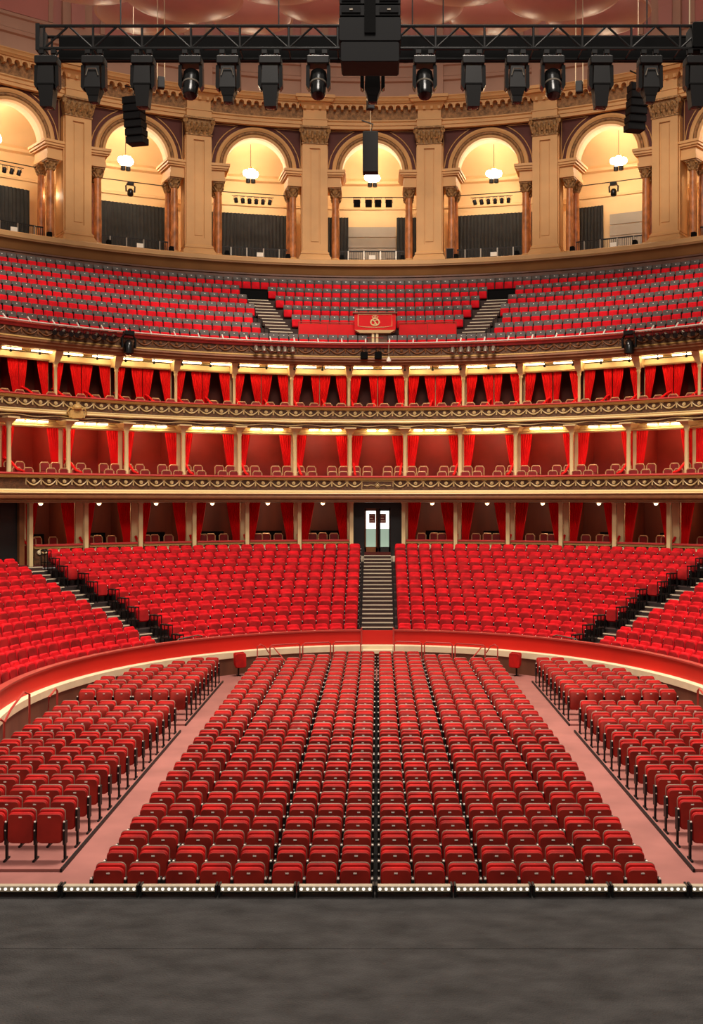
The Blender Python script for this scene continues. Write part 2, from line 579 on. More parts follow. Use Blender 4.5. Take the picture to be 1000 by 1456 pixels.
# second tier front
st = thing('balcony_front', 'middle gilded balcony front with swags above a bright gold moulding', 'balcony')
O('plush_rail', ring([(10.70, 10.58), (10.64, 10.61), (10.68, 10.66), (10.96, 10.66), (10.98, 10.58)], -T_B, T_B, 110, close=True).mesh('plush_rail', 'plush', True), st)
O('rail_moulding', ring([(10.86, 10.46), (10.78, 10.48), (10.76, 10.53), (10.70, 10.58), (10.95, 10.58)], -T_B, T_B, 110, close=True).mesh('rail_moulding', 'gold', True), st)
O('front_panel', ring([(10.86, 10.02), (10.86, 10.48), (11.05, 10.48), (11.05, 10.02)], -T_B, T_B, 110, close=True).mesh('front_panel', 'bronze', True), st)
O('gold_moulding', ring([(10.72, 9.84), (10.64, 9.86), (10.62, 9.90), (10.68, 9.92), (10.70, 9.97), (10.66, 10.00), (10.74, 10.04), (10.95, 10.04), (10.95, 9.84)], -T_B, T_B, 110, close=True).mesh('gold_moulding', 'gold_lt', True), st)
O('valance', ring([(10.80, 9.62), (10.76, 9.64), (10.74, 9.84), (10.98, 9.84), (10.98, 9.62)], -T_B, T_B, 110, close=True).mesh('valance', 'bronze', True), st)
O('wave_moulding', ring_tube(10.73, 9.74, 0.022, -0.95, 0.95, 700, wave=0.035, freq=68.0).mesh('wave_moulding', 'ornament', True), st)
ornaments(st, 10.82, 10.41, 0.70, 0.22, 0.030, 0.085, 10.33, 'ornament')
# crest on the middle front at the left
t = t_of_x(10.7, (113 - PX) * 0.0303)
x, y = E(10.62, t)
mb = MB()
mb.rslab(0.62, -0.26, 0.12, -0.05, 0.03, 0.12)
for sx in (-1, 1):
    mb.tube([(sx * 0.30, -0.03, -0.22), (sx * 0.44, -0.05, 0.0), (sx * 0.34, -0.05, 0.20), (sx * 0.2, -0.05, 0.12)], 0.05, 5)
mb.lathe([(0.19, 0.12), (0.22, 0.18), (0.20, 0.26), (0.10, 0.34), (0.02, 0.36)], 8, y=-0.02)
mb.lathe([(0.03, 0.36), (0.05, 0.41), (0.01, 0.46)], 6, y=-0.02)
O('crest', mb.mesh('crest', 'gold', True), st, (x, y, 9.98), rot(10.7, t))

# circle front (upper balcony)
ct = thing('balcony_front', 'top balcony front with brown swags below the white circle rail', 'balcony')
O('ledge', ring([(11.14, 13.58), (11.10, 13.62), (11.16, 13.68), (11.9, 13.74), (11.9, 13.58)], -T_B, T_B, 110, close=True).mesh('ledge', 'rail_pink', True), ct)
O('rail', ring_tube(11.12, 13.70, 0.028, -T_B, T_B, 160).mesh('rail', 'plate', True), ct)
O('plush_band', ring([(11.2, 13.46), (11.16, 13.58), (11.4, 13.58), (11.4, 13.46)], -T_B, T_B, 110, close=True).mesh('plush_band', 'chair_pad', True), ct)
O('front_panel', ring([(11.28, 13.06), (11.28, 13.48), (11.5, 13.48), (11.5, 13.06)], -T_B, T_B, 110, close=True).mesh('front_panel', 'bronze', True), ct)
O('gold_moulding', ring([(11.16, 12.98), (11.12, 13.01), (11.14, 13.05), (11.2, 13.08), (11.4, 13.08), (11.4, 12.98)], -T_B, T_B, 110, close=True).mesh('gold_moulding', 'gold', True), ct)
O('cornice', ring([(11.38, 12.64), (11.22, 12.66), (11.2, 12.72), (11.12, 12.78), (11.12, 12.84), (11.06, 12.90), (11.1, 12.98), (11.45, 12.98), (11.45, 12.64)], -T_B, T_B, 110, close=True).mesh('cornice', 'brown_mould', True), ct)
ornaments(ct, 11.24, 13.42, 0.76, 0.22, 0.026, 0.075, 13.34, 'brown_mould')
pm = MB().tube([(0, 0, -0.02), (0, 0.10, 0.05), (0, 0.30, 0.22)], 0.035, 5).mesh('rail_post', 'plate', True)
for s in (-1, 1):
    for t in march(11.12, 0.0, 1.12, 24):
        x, y = E(11.12, s * t)
        if -30 < proj(x, y, 13.7)[0] < 1030:
            O('rail_post', pm, ct, (x, y, 13.70), rot(11.12, s * t))

# loggia parapet: one front per box is built with the boxes

# ---- circle terrace and gallery plinth
CW = lambda k: 12.4 + 0.85 * k
CZ = lambda k: 13.47 + 0.607 * k
prof = [(11.45, 12.75), (11.45, CZ(0))]
for k in range(7):
    prof += [(CW(k) - 0.40, CZ(k)), (CW(k) + 0.45, CZ(k))]
prof += [(18.2, CZ(6)), (18.2, 12.75)]
struct('floor_circle', ring(prof, -T_B, T_B, 100, close=True).mesh('floor_circle', 'circle_floor'), label='dark stepped floor under the circle seats')

T_G = 1.15
struct('wall_circle', ring([(18.10, 16.9), (18.05, 17.9), (18.0, 17.95), (18.02, 18.12), (17.96, 18.16), (17.98, 18.24)], -T_G, T_G, 90, GX).mesh('wall_circle', 'brown_wall', True), label='brown wall behind the last circle row')
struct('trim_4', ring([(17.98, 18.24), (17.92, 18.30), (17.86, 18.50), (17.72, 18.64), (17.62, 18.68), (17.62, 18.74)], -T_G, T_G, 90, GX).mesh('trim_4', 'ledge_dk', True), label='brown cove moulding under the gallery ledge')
struct('floor_gallery', ring([(17.62, 18.74), (17.58, 18.78), (17.58, 18.98), (17.64, 19.03), (24.5, 19.03), (24.5, 18.7)], -T_G, T_G, 90, GX).mesh('floor_gallery', 'ledge', True), label='tan stone ledge and floor of the gallery')

# ---- gallery arcade
W_G = 18.75               # plane of the arch wall
STEP = 0.2198
ZS = 24.0                 # springing
RI, RO = 1.66, 2.20
half = 3.22


def bay_frame(t, w=W_G):
    x, y = E(w, t, GX)
    return x, y, rot(w, t)


def arch_wall_mesh():
    mb = MB()
    top = 26.45
    n = 28
    inn, out = [], []
    for i in range(n + 1):
        a = pi * i / n
        ix, iz = RI * cos(a), RI * sin(a)
        k = min(half / max(abs(cos(a)), 1e-6), (top - ZS) / max(sin(a), 1e-6))
        inn.append((ix, iz))
        out.append((k * cos(a), k * sin(a)))
    vs, fs = [], []
    for (ix, iz), (ox, oz) in zip(inn, out):
        vs += [(ix, 0.0, ZS + iz), (ox, 0.0, ZS + oz), (ix, 0.9, ZS + iz), (ox, 0.9, ZS + oz)]
    for i in range(n):
        a, b = 4 * i, 4 * (i + 1)
        fs += [(a, b, b + 1, a + 1), (a + 2, a + 3, b + 3, b + 2)]
    mb.add(vs, fs)
    mb.mi = 1
    fs2 = []
    for i in range(n):
        a, b = 4 * i, 4 * (i + 1)
        fs2.append((a, a + 2, b + 2, b))
    mb.add(vs, fs2)
    return mb.mesh('spandrel_wall', ['spandrel', 'cove'])


def arc_sweep(prof, r0, n=28, a0=0.0, a1=pi):
    """profile [(dr, y)] swept along the arch"""
    mb = MB()
    loops = []
    for i in range(n + 1):
        a = a0 + (a1 - a0) * i / n
        loops.append([((r0 + dr) * cos(a), y, ZS + (r0 + dr) * sin(a)) for dr, y in prof])
    return mb.loops(loops, True)


me_spandrel = arch_wall_mesh()
me_arch_out = arc_sweep([(0.30, 0.02), (0.30, -0.10), (0.40, -0.16), (0.50, -0.12), (0.54, 0.02)], RI).mesh('outer_archivolt', 'stone', True)
me_arch_mid = arc_sweep([(0.14, 0.02), (0.14, -0.07), (0.19, -0.12), (0.25, -0.12), (0.30, -0.06), (0.30, 0.02)], RI).mesh('middle_archivolt', 'stone_dk', True)
me_arch_in = arc_sweep([(-0.02, 0.3), (-0.03, -0.05), (0.03, -0.09), (0.10, -0.09), (0.14, -0.03), (0.14, 0.3)], RI).mesh('inner_archivolt', 'stone', True)


def spandrel_trim(sx):
    mb = MB()
    pts = [(sx * 2.42, -0.03, ZS + 0.12), (sx * 2.42, -0.03, ZS + 2.2), (sx * 1.2, -0.03, ZS + 2.2)]
    for i in range(9):
        a = radians(66 - i * 60 / 8)
        pts.append((sx * 2.38 * cos(a), -0.03, ZS + 2.38 * sin(a)))
    pts.append(pts[0])
    return mb.tube(pts, 0.028, 4).mesh('spandrel_moulding', 'stone', True)


me_str = {s: spandrel_trim(s) for s in (-1, 1)}


def impost_mesh(sx):
    mb = MB()
    x0, x1 = sorted((sx * 1.66, sx * 2.7))
    e = 0.0
    mb.box(x0, x1, -0.35, 1.3, 23.10, 23.30)
    mb.box(x0 + 0.04, x1 - 0.04, -0.30, 1.25, 23.30, 23.66)
    x0b, x1b = (x0 - 0.08, x1) if sx > 0 else (x0, x1 + 0.08)
    mb.box(x0b, x1b, -0.42, 1.36, 23.66, 23.74)
    x0b, x1b = (x0 - 0.16, x1) if sx > 0 else (x0, x1 + 0.16)
    mb.box(x0b, x1b, -0.50, 1.42, 23.74, 23.86)
    x0b, x1b = (x0 - 0.22, x1) if sx > 0 else (x0, x1 + 0.22)
    mb.box(x0b, x1b, -0.56, 1.48, 23.86, 23.99)
    return mb.mesh('impost', 'stone')


me_imp = {s: impost_mesh(s) for s in (-1, 1)}

# marble column (base / shaft / capital)
me_cbase = MB().lathe([(0.29, 0), (0.29, 0.08), (0.26, 0.10), (0.27, 0.16), (0.22, 0.20), (0.23, 0.26), (0.2, 0.3)], 16).mesh('column_base', 'stone', True)
me_cshaft = MB().lathe([(0.195, 0.3), (0.20, 1.2), (0.19, 2.2), (0.17, 3.55)], 18).mesh('shaft', 'marble', True)


def capital_mesh():
    mb = MB()
    mb.lathe([(0.18, 3.55), (0.21, 3.58), (0.18, 3.62), (0.20, 3.75), (0.25, 3.95), (0.30, 4.0)], 12)
    for row, (z, r, h, k) in enumerate(((3.62, 0.20, 0.17, 8), (3.76, 0.23, 0.17, 8))):
        for i in range(k):
            a = 2 * pi * (i + 0.5 * row) / k
            mb.tube([(r * cos(a), r * sin(a), z), ((r + 0.04) * cos(a), (r + 0.04) * sin(a), z + h * 0.7), ((r + 0.10) * cos(a), (r + 0.10) * sin(a), z + h)], [0.05, 0.045, 0.02], 4)
    for i in range(4):
        a = pi / 4 + i * pi / 2
        mb.lathe([(0.02, -0.03), (0.06, -0.03), (0.06, 0.03), (0.02, 0.03)], 8, T=Matrix.Translation((0.33 * cos(a), 0.33 * sin(a), 3.95)) @ Matrix.Rotation(a + pi / 2, 4, 'Z') @ Matrix.Rotation(pi / 2, 4, 'X'))
    mb.box(-0.31, 0.31, -0.31, 0.31, 4.0, 4.07)
    return mb.mesh('capital', 'marble_cap', True)


me_ccap = capital_mesh()
COLUMN = [('column_base', me_cbase), ('shaft', me_cshaft), ('capital', me_ccap)]


# pier
def pier_shaft():
    mb = MB()
    hw, y0 = 0.66, -0.55
    mb.box(-hw, hw, y0 + 0.10, 0.9, 19.6, 25.3)
    # framed front: two side stiles and rails stand proud of a sunk panel
    mb.box(-hw, -0.28, y0, y0 + 0.10, 19.6, 25.3)
    mb.box(0.28, hw, y0, y0 + 0.10, 19.6, 25.3)
    mb.box(-0.28, 0.28, y0, y0 + 0.10, 19.6, 19.95)
    mb.box(-0.28, 0.28, y0, y0 + 0.10, 25.08, 25.3)
    for sx in (-1, 1):
        mb.box(sx * 0.66 - 0.05, sx * 0.66 + 0.05, y0 + 0.18, 0.8, 19.6, 25.3)
    return mb.mesh('shaft', 'stone')


def pier_base():
    mb = MB()
    mb.box(-0.86, 0.86, -0.78, 1.0, 19.03, 19.22)
    mb.frus(0, 0.1, 19.22, 19.42, 0.84, 0.84, 0.74, 0.72)
    mb.box(-0.76, 0.76, -0.66, 0.95, 19.42, 19.5)
    mb.frus(0, 0.15, 19.5, 19.6, 0.74, 0.76, 0.68, 0.70)
    return mb.mesh('pier_base', 'stone')


def pier_panel():
    return MB().rslab(0.42, 20.1, 24.98, -0.49, -0.43, 0.01, 0.008, 1).mesh('raised_panel', 'stone')


def pier_cap():
    mb = MB()
    mb.box(-0.70, 0.70, -0.60, 0.9, 25.3, 25.38)
    mb.frus(0, 0.15, 25.38, 26.12, 0.60, 0.66, 0.72, 0.76)
    for row, (z, h, k) in enumerate(((25.38, 0.34, 5), (25.62, 0.32, 4))):
        for i in range(k):
            x = (i - (k - 1) / 2) * 0.27
            mb.tube([(x, -0.54, z), (x, -0.62, z + h * 0.6), (x, -0.76, z + h)], [0.11, 0.10, 0.05], 5)
    for sx in (-1, 1):
        for y in (-0.66,):
            mb.lathe([(0.03, -0.05), (0.13, -0.05), (0.15, 0.0), (0.13, 0.05), (0.03, 0.05)], 10, T=Matrix.Translation((sx * 0.72, y, 26.0)) @ Matrix.Rotation(sx * 0.6, 4, 'Z') @ Matrix.Rotation(pi / 2, 4, 'X'))
            mb.tube([(sx * 0.60, -0.58, 25.45), (sx * 0.68, -0.66, 25.7), (sx * 0.74, -0.72, 25.9)], [0.09, 0.08, 0.05], 5)
    mb.box(-0.80, 0.80, -0.76, 0.9, 26.12, 26.22)
    return mb.mesh('capital', 'marble_cap', True)


PIER = [('pier_base', pier_base()), ('shaft', pier_shaft(), None, [('raised_panel', pier_panel())]), ('capital', pier_cap())]
P_T = [(-3.5 + i) * STEP for i in range(8)]
P_NAME = {1: 'leftmost', 2: 'second from left', 3: 'third from left', 4: 'third from right', 5: 'second from right', 6: 'rightmost'}
n_p = 0
for t in P_T:
    x, y, r = bay_frame(t)
    u = proj(x, y, 22)[0]
    if u < -60 or u > 1060:
        continue
    n_p += 1
    place('gallery_pier', PIER, 'tall tan pier with panelled shaft and carved capital, %s in the gallery' % {1: 'far left', 2: 'second from left', 3: 'third from left', 4: 'fourth from left', 5: 'fifth from left', 6: 'sixth from left', 7: 'seventh', 8: 'eighth'}[n_p],
          'pier', (x, y, 0), r, 'gallery piers')['kind'] = 'structure'

BAYS = [(k, k * STEP) for k in range(-3, 4)]
BNAME = {-3: 'far left', -2: 'second from left', -1: 'left of centre', 0: 'centre', 1: 'right of centre', 2: 'second from right', 3: 'far right'}
for k, t in BAYS:
    x, y, r = bay_frame(t)
    e = thing('gallery_arch', 'round moulded arch with maroon spandrels over the %s gallery bay' % BNAME[k], 'arch', (x, y, 0), r, 'gallery arches')
    e['kind'] = 'structure'
    O('spandrel_wall', me_spandrel, e)
    O('outer_archivolt', me_arch_out, e)
    O('middle_archivolt', me_arch_mid, e)
    O('inner_archivolt', me_arch_in, e)
    for s in (-1, 1):
        O('spandrel_moulding', me_str[s], e)
        O('impost', me_imp[s], e)
    for s in (-1, 1):
        for dy, nm in ((0.05, 'front'), (1.15, 'rear')):
            lx, ly = s * 2.0, dy
            place('marble_column', COLUMN, '%s brown marble column at the %s side of the %s gallery bay' % (nm, SIDE[s], BNAME[k]), 'column',
                  (x + lx * cos(r) - ly * sin(r), y + lx * sin(r) + ly * cos(r), 19.03), r, 'gallery marble columns')

# gallery back wall, ceiling
struct('wall_gallery', ring([(23.6, 19.0), (23.6, 23.2), (23.52, 23.22), (23.5, 23.34), (23.58, 23.38), (23.6, 24.6), (23.35, 24.66), (23.3, 24.8), (23.5, 25.0)], -T_G, T_G, 90, GX).mesh('wall_gallery', 'cove', True), label='cream back wall of the gallery')
struct('ceiling_gallery', ring([(23.6, 24.95), (23.3, 25.5), (22.6, 25.95), (21.5, 26.2), (20.4, 26.15), (19.6, 26.0)], -T_G, T_G, 90, GX).mesh('ceiling_gallery', 'cove', True), label='cream vaulted ceiling of the gallery')

# entablature
en = thing('entablature', 'carved entablature with a row of little arches running above the gallery arcade', 'cornice')
en['kind'] = 'structure'
O('architrave', ring([(18.65, 26.22), (18.40, 26.22), (18.40, 26.38), (18.34, 26.40), (18.34, 26.55), (18.26, 26.60), (18.26, 26.66), (18.8, 26.66)], -T_G, T_G, 90, GX).mesh('architrave', 'stone', True), en)
O('frieze', ring([(18.42, 26.64), (18.42, 27.5)], -T_G, T_G, 90, GX).mesh('frieze', 'stone_dk', True), en)
O('cornice', ring([(18.42, 27.44), (17.98, 27.46), (17.94, 27.52), (17.86, 27.56), (17.82, 27.68), (17.76, 27.72), (17.76, 27.76), (18.9, 27.80)], -T_G, T_G, 90, GX).mesh('cornice', 'stone', True), en)


def corbel_mesh():
    mb = MB()
    pts = [(-0.195, 0.0), (-0.135, 0.0)]
    for i in range(9):
        a = pi - pi * i / 8
        pts.append((0.135 * cos(a), 0.10 + 0.135 * sin(a)))
    pts += [(0.135, 0.0), (0.195, 0.0), (0.195, 0.30), (-0.195, 0.30)]
    mb.prism(pts, -0.16, 0.18)
    return mb.mesh('corbel_arch', 'stone')


me_cor = corbel_mesh()
wc = 18.22
for s in (-1, 1):
    for t in march(wc, 0.0, 0.40, 80):
        x, y = E(wc, s * t, GX)
        if -20 < proj(x, y, 27.3)[0] < 1020:
            O('corbel_arch', me_cor, en, (x, y, 27.15), rot(wc, s * t))


def ressaut():
    mb = MB()
    mb.box(-0.66, 0.66, -0.62, 0.2, 26.22, 26.66)
    mb.box(-0.70, 0.70, -0.66, 0.2, 26.60, 26.66)
    mb.box(-0.62, 0.62, -0.52, 0.2, 26.66, 27.16)
    mb.frus(0, -0.2, 27.16, 27.46, 0.62, 0.36, 0.84, 0.62)
    mb.frus(0, -0.3, 27.46, 27.60, 0.92, 0.72, 1.0, 0.80)
    mb.box(-1.04, 1.04, -1.16, 0.2, 27.62, 27.78)
    return mb.mesh('cornice_block', 'stone')


me_res = ressaut()
for t in P_T:
    x, y, r = bay_frame(t)
    O('cornice_block', me_res, en, (x, y, 0), r)

# ---- dome above the cornice
DP = [(18.55, 27.7), (18.55, 28.75), (18.40, 28.8), (18.36, 28.95), (18.50, 29.05), (18.52, 29.55), (18.4, 29.6), (18.4, 29.75), (18.6, 29.8)]
struct('wall_dome', ring(DP, -T_G, T_G, 90, GX).mesh('wall_dome', 'dome_trim', True), label='tan attic wall above the gallery cornice')
CP = [(18.6, 29.8)] + [(18.6 - 9.0 * (1 - cos(a)), 29.8 + 10.0 * sin(a)) for a in [radians(6 * i) for i in range(1, 14)]]
dome = struct('ceiling_dome', ring(CP, -T_G, T_G, 70, GX).mesh('ceiling_dome', 'dome', True), label='dusty rose coved ceiling rising above the attic')


def strip_on(prof, tc, dt, off, name, m, parent):
    """a raised strip following the profile, dt wide either side of tc, off proud"""
    mb = MB()
    loops = []
    for w, z in prof:
        l = []
        for (tt, o) in ((tc - dt, 0.05), (tc - dt, -off), (tc + dt, -off), (tc + dt, 0.05)):
            x, y = E(w + o, tt, GX)
            l.append((x, y, z))
        loops.append(l)
    return O(name, mb.loops(loops).mesh(name, m), parent)


RP = [(18.52, 27.8), (18.52, 29.8)] + CP[1:10]
for t in P_T:
    strip_on(RP, t, 0.026, 0.22, 'rib', 'dome_trim', dome)
    strip_on(RP[1:], t, 0.012, 0.34, 'rib_roll', 'dome', dome)
for k, t in BAYS:
    for tt in (t - 0.038, t + 0.038) if False else (t,):
        # framed rose panel between the ribs
        strip_on(CP[0:7], tt, 0.060, 0.10, 'rose_panel', 'dome_panel', dome)
        for s in (-1, 1):
            strip_on(CP[0:7], tt + s * 0.064, 0.004, 0.16, 'panel_moulding', 'dome_trim', dome)

# ================================================================ SEATS
RX = lambda a, y, z: Matrix.Translation((0, y, z)) @ Matrix.Rotation(a, 4, 'X') @ Matrix.Translation((0, -y, -z))

# ---- arena seat (tipped up)
as_back = MB().rslab(0.44, 0.36, 0.848, 0.05, 0.105, 0.07, 0.018, 3, RX(radians(-6), 0.1, 0.36)).mesh('backrest', 'arena_red', True)
as_shell = MB().rslab(0.45, 0.30, 0.860, 0.106, 0.125, 0.075, 0.005, 3, RX(radians(-6), 0.1, 0.36)).mesh('back_shell', 'arena_shell', True)
as_cush = MB().rslab(0.445, 0.30, 0.818, -0.048, 0.045, 0.08, 0.022, 3, RX(radians(-3), 0.0, 0.3)).mesh('cushion', 'arena_red', True)
as_pan = MB().rslab(0.420, 0.315, 0.795, -0.060, -0.04, 0.06, 0.005, 3, RX(radians(-3), 0.0, 0.3)).mesh('seat_pan', 'arena_pan', True)
as_plate = MB().box(-0.026, 0.026, -0.068, -0.060, 0.738, 0.760, RX(radians(-3), 0.0, 0.3)).mesh('number_plate', 'plate')


def standard_mesh(nm, h, cap):
    mb = MB()
    mb.box(-0.02, 0.02, -0.05, 0.12, 0.28, h)
    mb.box(-0.018, 0.018, 0.0, 0.06, 0.002, 0.28)
    mb.box(-0.019, 0.019, -0.12, 0.16, 0.002, 0.03)
    mb.mi = 1
    mb.lathe([(0.018, h), (0.018, h + 0.02), (0.005, h + 0.028)], 6, 0, -0.03)
    mb.lathe([(0.014, -0.006), (0.014, 0.006)], 6, T=Matrix.Translation((0, -0.052, h - 0.13)) @ Matrix.Rotation(pi / 2, 4, 'X'))
    return mb.mesh(nm, ['black', cap])


as_std = standard_mesh('standard', 0.66, 'plate')
ARENA = [('backrest', as_back, None, [('back_shell', as_shell)]), ('cushion', as_cush, None, [('seat_pan', as_pan), ('number_plate', as_plate)]),
         ('standard', as_std, (0.2497, 0, 0))]
ARENA_END = ARENA + [('standard', as_std, (-0.2497, 0, 0))]

HP = 5.37                       # camera height over the seat tops
spots = []                      # (depth, x, y, z, rz, end, label)
PITCH = 0.4995
# the centre block: groups of 2,3,3 | 3,3,2
xs = []
cur = 0.050
for n in (3, 3, 2):
    for i in range(n):
        xs.append((cur + PITCH / 2, i == n - 1, i == 0))
        cur += PITCH
    cur += 0.065
for r in range(30):
    y = 16.55 + 0.809 * r
    lim = 8 if r < 28 else (5 if r == 28 else 3)
    row = []
    for s in (-1, 1):
        for (xx, last, first) in xs[:lim]:
            row.append((s * xx - 0.03, last if s > 0 else first, first if s > 0 else last))
    row.sort()
    for i, (xx, e_r, e_l) in enumerate(row):
        spots.append((y, xx, y, 0.0, 0.0, e_l, 'dark red centre-block arena seat, %s row from the stage, %s from its left end' % (nth(r + 1), nth(i + 1)), 'tip-up seats in the arena centre block'))
# the side blocks on low platforms
PLAT = 0.05
for s in (-1, 1):
    rows = [19.3 + 0.809 * k for k in range(14)] + [31.62 + 0.809 * k for k in range(9)]
    for r, y in enumerate(rows):
        i, x = 0, 5.37 + 0.25
        c = 0
        while True:
            rel = (y + 0.35 - YC) / (B0 - 0.35)
            xw = min(8.5, (A0 - 0.5) * sqrt(max(0, 1 - rel * rel)) if rel > 0 else A0 - 0.5)
            if x + 0.25 > xw:
                break
            u, v = proj(s * (x - 0.25), y, 0.8)
            if u < -25 or u > 1025:
                break
            spots.append((y, s * x, y, PLAT, 0.0, i == 0 and s > 0 or (s < 0 and c == 2), 'dark red %s-block arena seat, %s row from the stage, %s out from the aisle' % (SIDE[s], nth(r + 1), nth(i + 1)), 'tip-up seats in the arena %s block' % SIDE[s]))
            x += PITCH
            i += 1
            c += 1
            if c == 3:
                c = 0
                x += 0.065
spots.sort(key=lambda q: q[0])
for q in spots[:300]:
    place('arena_chair', ARENA_END if q[5] else ARENA, q[6], 'seat', (q[1], q[2], q[3]), q[4], q[7])
o = O('arena_chair_rows', join_copies('arena_chair_rows', ARENA_END, [q[1:5] for q in spots[300:]]))
tag(o, 'rows of dark red arena seats in the back half of the arena', 'seats')
o['kind'] = 'stuff'

# thin black sheet under the centre block, blackens the gaps between seats
tag(O('under_seat_sheet', MB().box(-4.30, 4.24, 16.1, 38.9, 0.0003, 0.0015).mesh('under_seat_sheet', 'black_matt')), 'thin black sheet under the centre block of arena seats', 'carpet')
# platforms of the side blocks
for s in (-1, 1):
    for (y0, y1, nm) in ((18.85, 30.25, 'front'), (31.1, 38.55, 'rear')):
        far = 8.75 if nm == 'front' else 8.6
        e = thing('seating_platform', 'low pink platform under the %s seats of the %s arena block' % (nm, SIDE[s]), 'platform', (s * 5.3, y0, 0))
        x0, x1 = sorted((0, s * (far - 5.3)))
        pts = []
        mb = MB()
        # outline stays inside the curved wall
        ol = [(0.0, 0.0)]
        for i in range(13):
            yy = y0 + (y1 - y0) * i / 12
            rel = max(0, (yy - YC) / (B0 - 0.2))
            ol.append((min(far, (A0 - 0.5) * sqrt(max(0, 1 - rel * rel))) - 5.3, yy - y0))
        ol.append((0.0, y1 - y0))
        lo = [(s * a, b, 0.001) for a, b in ol]
        hi = [(s * a, b, PLAT) for a, b in ol]
        O('platform_top', mb.loops([lo, hi]).mesh('platform_top', 'arena_floor'), e)
        O('edge_strip', MB().box(-0.02, 0.02, -0.02, y1 - y0, 0.001, PLAT + 0.008).mesh('edge_strip', 'black'), e)

# ---- stalls seat
ss_back = MB().rslab(0.485, 0.34, 0.85, 0.04, 0.15, 0.10, 0.035, 3, RX(radians(-9), 0.1, 0.34)).mesh('backrest', 'stall_red', True)
ss_cush = MB().rslab(0.475, 0.22, 0.735, -0.13, 0.03, 0.10, 0.045, 3, RX(radians(-6), 0.0, 0.3)).mesh('cushion', 'stall_red', True)
ss_pan = MB().rslab(0.44, 0.25, 0.665, -0.142, -0.11, 0.08, 0.008, 3, RX(radians(-6), 0.0, 0.3)).mesh('seat_pan', 'stall_red2', True)
ss_std = standard_mesh('standard', 0.60, 'plate')
STALL = [('backrest', ss_back), ('cushion', ss_cush, None, [('seat_pan', ss_pan)]), ('standard', ss_std, (0.272, 0, 0))]

XM = lambda w: 7.0 + (w - 1.0) / 8.5 * 6.6
XS = lambda w: 7.76 + (w - 1.0) / 7.65 * 6.2
spots = []
row_ends = []
for k in range(11):
    w, z = SW(k), SZ(k)
    for s in (-1, 1):
        n = 0
        last = None
        for t in march(w, 0.76, 0.55, 60):
            x, y = E(w, t)
            if x + 0.2 * cos(t) > XM(w):
                break
            n += 1
            last = (s * x, y, z, rot(w, s * t), w, s * t)
            u, v = proj(s * x, y, z + 0.7)
            if not (-25 < u < 1025):
                continue
            spots.append((sqrt(x * x + y * y), s * x, y, z, rot(w, s * t), 'bright red stalls seat %s of the centre stairs, %s row up, %s seat out' % (SIDE[s], nth(k + 1), nth(n)), 'stalls seats %s of the centre stairs' % SIDE[s]))
        row_ends.append((k, s, last))
        if k < 10:
            n = 0
            for t in march(w, XS(w), 0.55, 40):
                x, y = E(w, t)
                u, v = proj(s * x, y, z + 0.5)
                n += 1
                if not (-30 < u < 1030) or y < 12:
                    break
                spots.append((sqrt(x * x + y * y), s * x, y, z, rot(w, s * t), 'bright red stalls seat beyond the %s diagonal aisle, %s row up, %s from aisle' % (SIDE[s], nth(k + 1), nth(n)), 'stalls seats beyond the %s diagonal aisle' % SIDE[s]))
spots.sort(key=lambda q: q[0])
for q in spots[:300]:
    place('stalls_chair', STALL, q[5], 'seat', q[1:4], q[4], q[6])
o = O('stalls_chair_rows', join_copies('stalls_chair_rows', STALL, [q[1:5] for q in spots[300:]]))
tag(o, 'upper rows of bright red stalls seats below the boxes', 'seats')
o['kind'] = 'stuff'

# ---- circle seat
cs_back = MB().rslab(0.448, 0.50, 0.80, 0.02, 0.08, 0.04, 0.012, 2, RX(radians(-8), 0.05, 0.5)).mesh('backrest', 'circle_grey', True)
cs_cush = MB().rslab(0.435, 0.14, 0.535, -0.14, 0.0, 0.05, 0.05, 2, RX(radians(-5), 0.0, 0.2)).mesh('cushion', 'circle_red', True)
cs_dot = MB().box(-0.024, 0.024, 0.008, 0.02, 0.685, 0.72, RX(radians(-8), 0.05, 0.5)).mesh('number_plate', 'plate')
cs_std = MB().box(-0.010, 0.010, -0.10, 0.10, 0.002, 0.62).mesh('standard', 'black')
CIRC = [('backrest', cs_back, None, [('number_plate', cs_dot)]), ('cushion', cs_cush), ('standard', cs_std, (0.239, 0, 0))]
XA = lambda w: 4.62 + (w - 13.25) * 0.51       # middle of the two circle stairways
spots = []
for k in range(7):
    w, z = CW(k), CZ(k)
    for s in (-1, 1):
        n_in = n_out = 0
        for t in march(w, 0.0, 0.478, 90):
            x, y = E(w, t)
            d = x - XA(w)
            if 1 <= k <= 5 and abs(d) < 0.86:
                continue
            inside = d < 0
            if k == 1 and inside:
                continue                      # the royal panels stand in this row
            if k == 0 and x < 0.62:
                continue                      # gap below the lectern
            u, v = proj(s * x, y, z + 0.7)
            if not (-20 < u < 1020):
                continue
            if inside:
                n_in += 1
                lab = 'grey-backed red circle seat between the stairways, %s row up, %s %s of centre' % (nth(k + 1), nth(n_in), SIDE[s])
            else:
                n_out += 1
                lab = 'grey-backed red circle seat, %s row up, %s out from the %s stairway' % (nth(k + 1), nth(n_out), SIDE[s])
            spots.append((sqrt(x * x + y * y + (z - CAMZ) ** 2), s * x, y, z, rot(w, s * t), lab, 'grey-backed circle seats'))
spots.sort(key=lambda q: q[0])
for q in spots[:300]:
    place('circle_chair', CIRC, q[5], 'seat', q[1:4], q[4], q[6])
o = O('circle_chair_rows', join_copies('circle_chair_rows', CIRC, [q[1:5] for q in spots[300:]]))
tag(o, 'upper rows of grey-backed red circle seats below the gallery', 'seats')
o['kind'] = 'stuff'

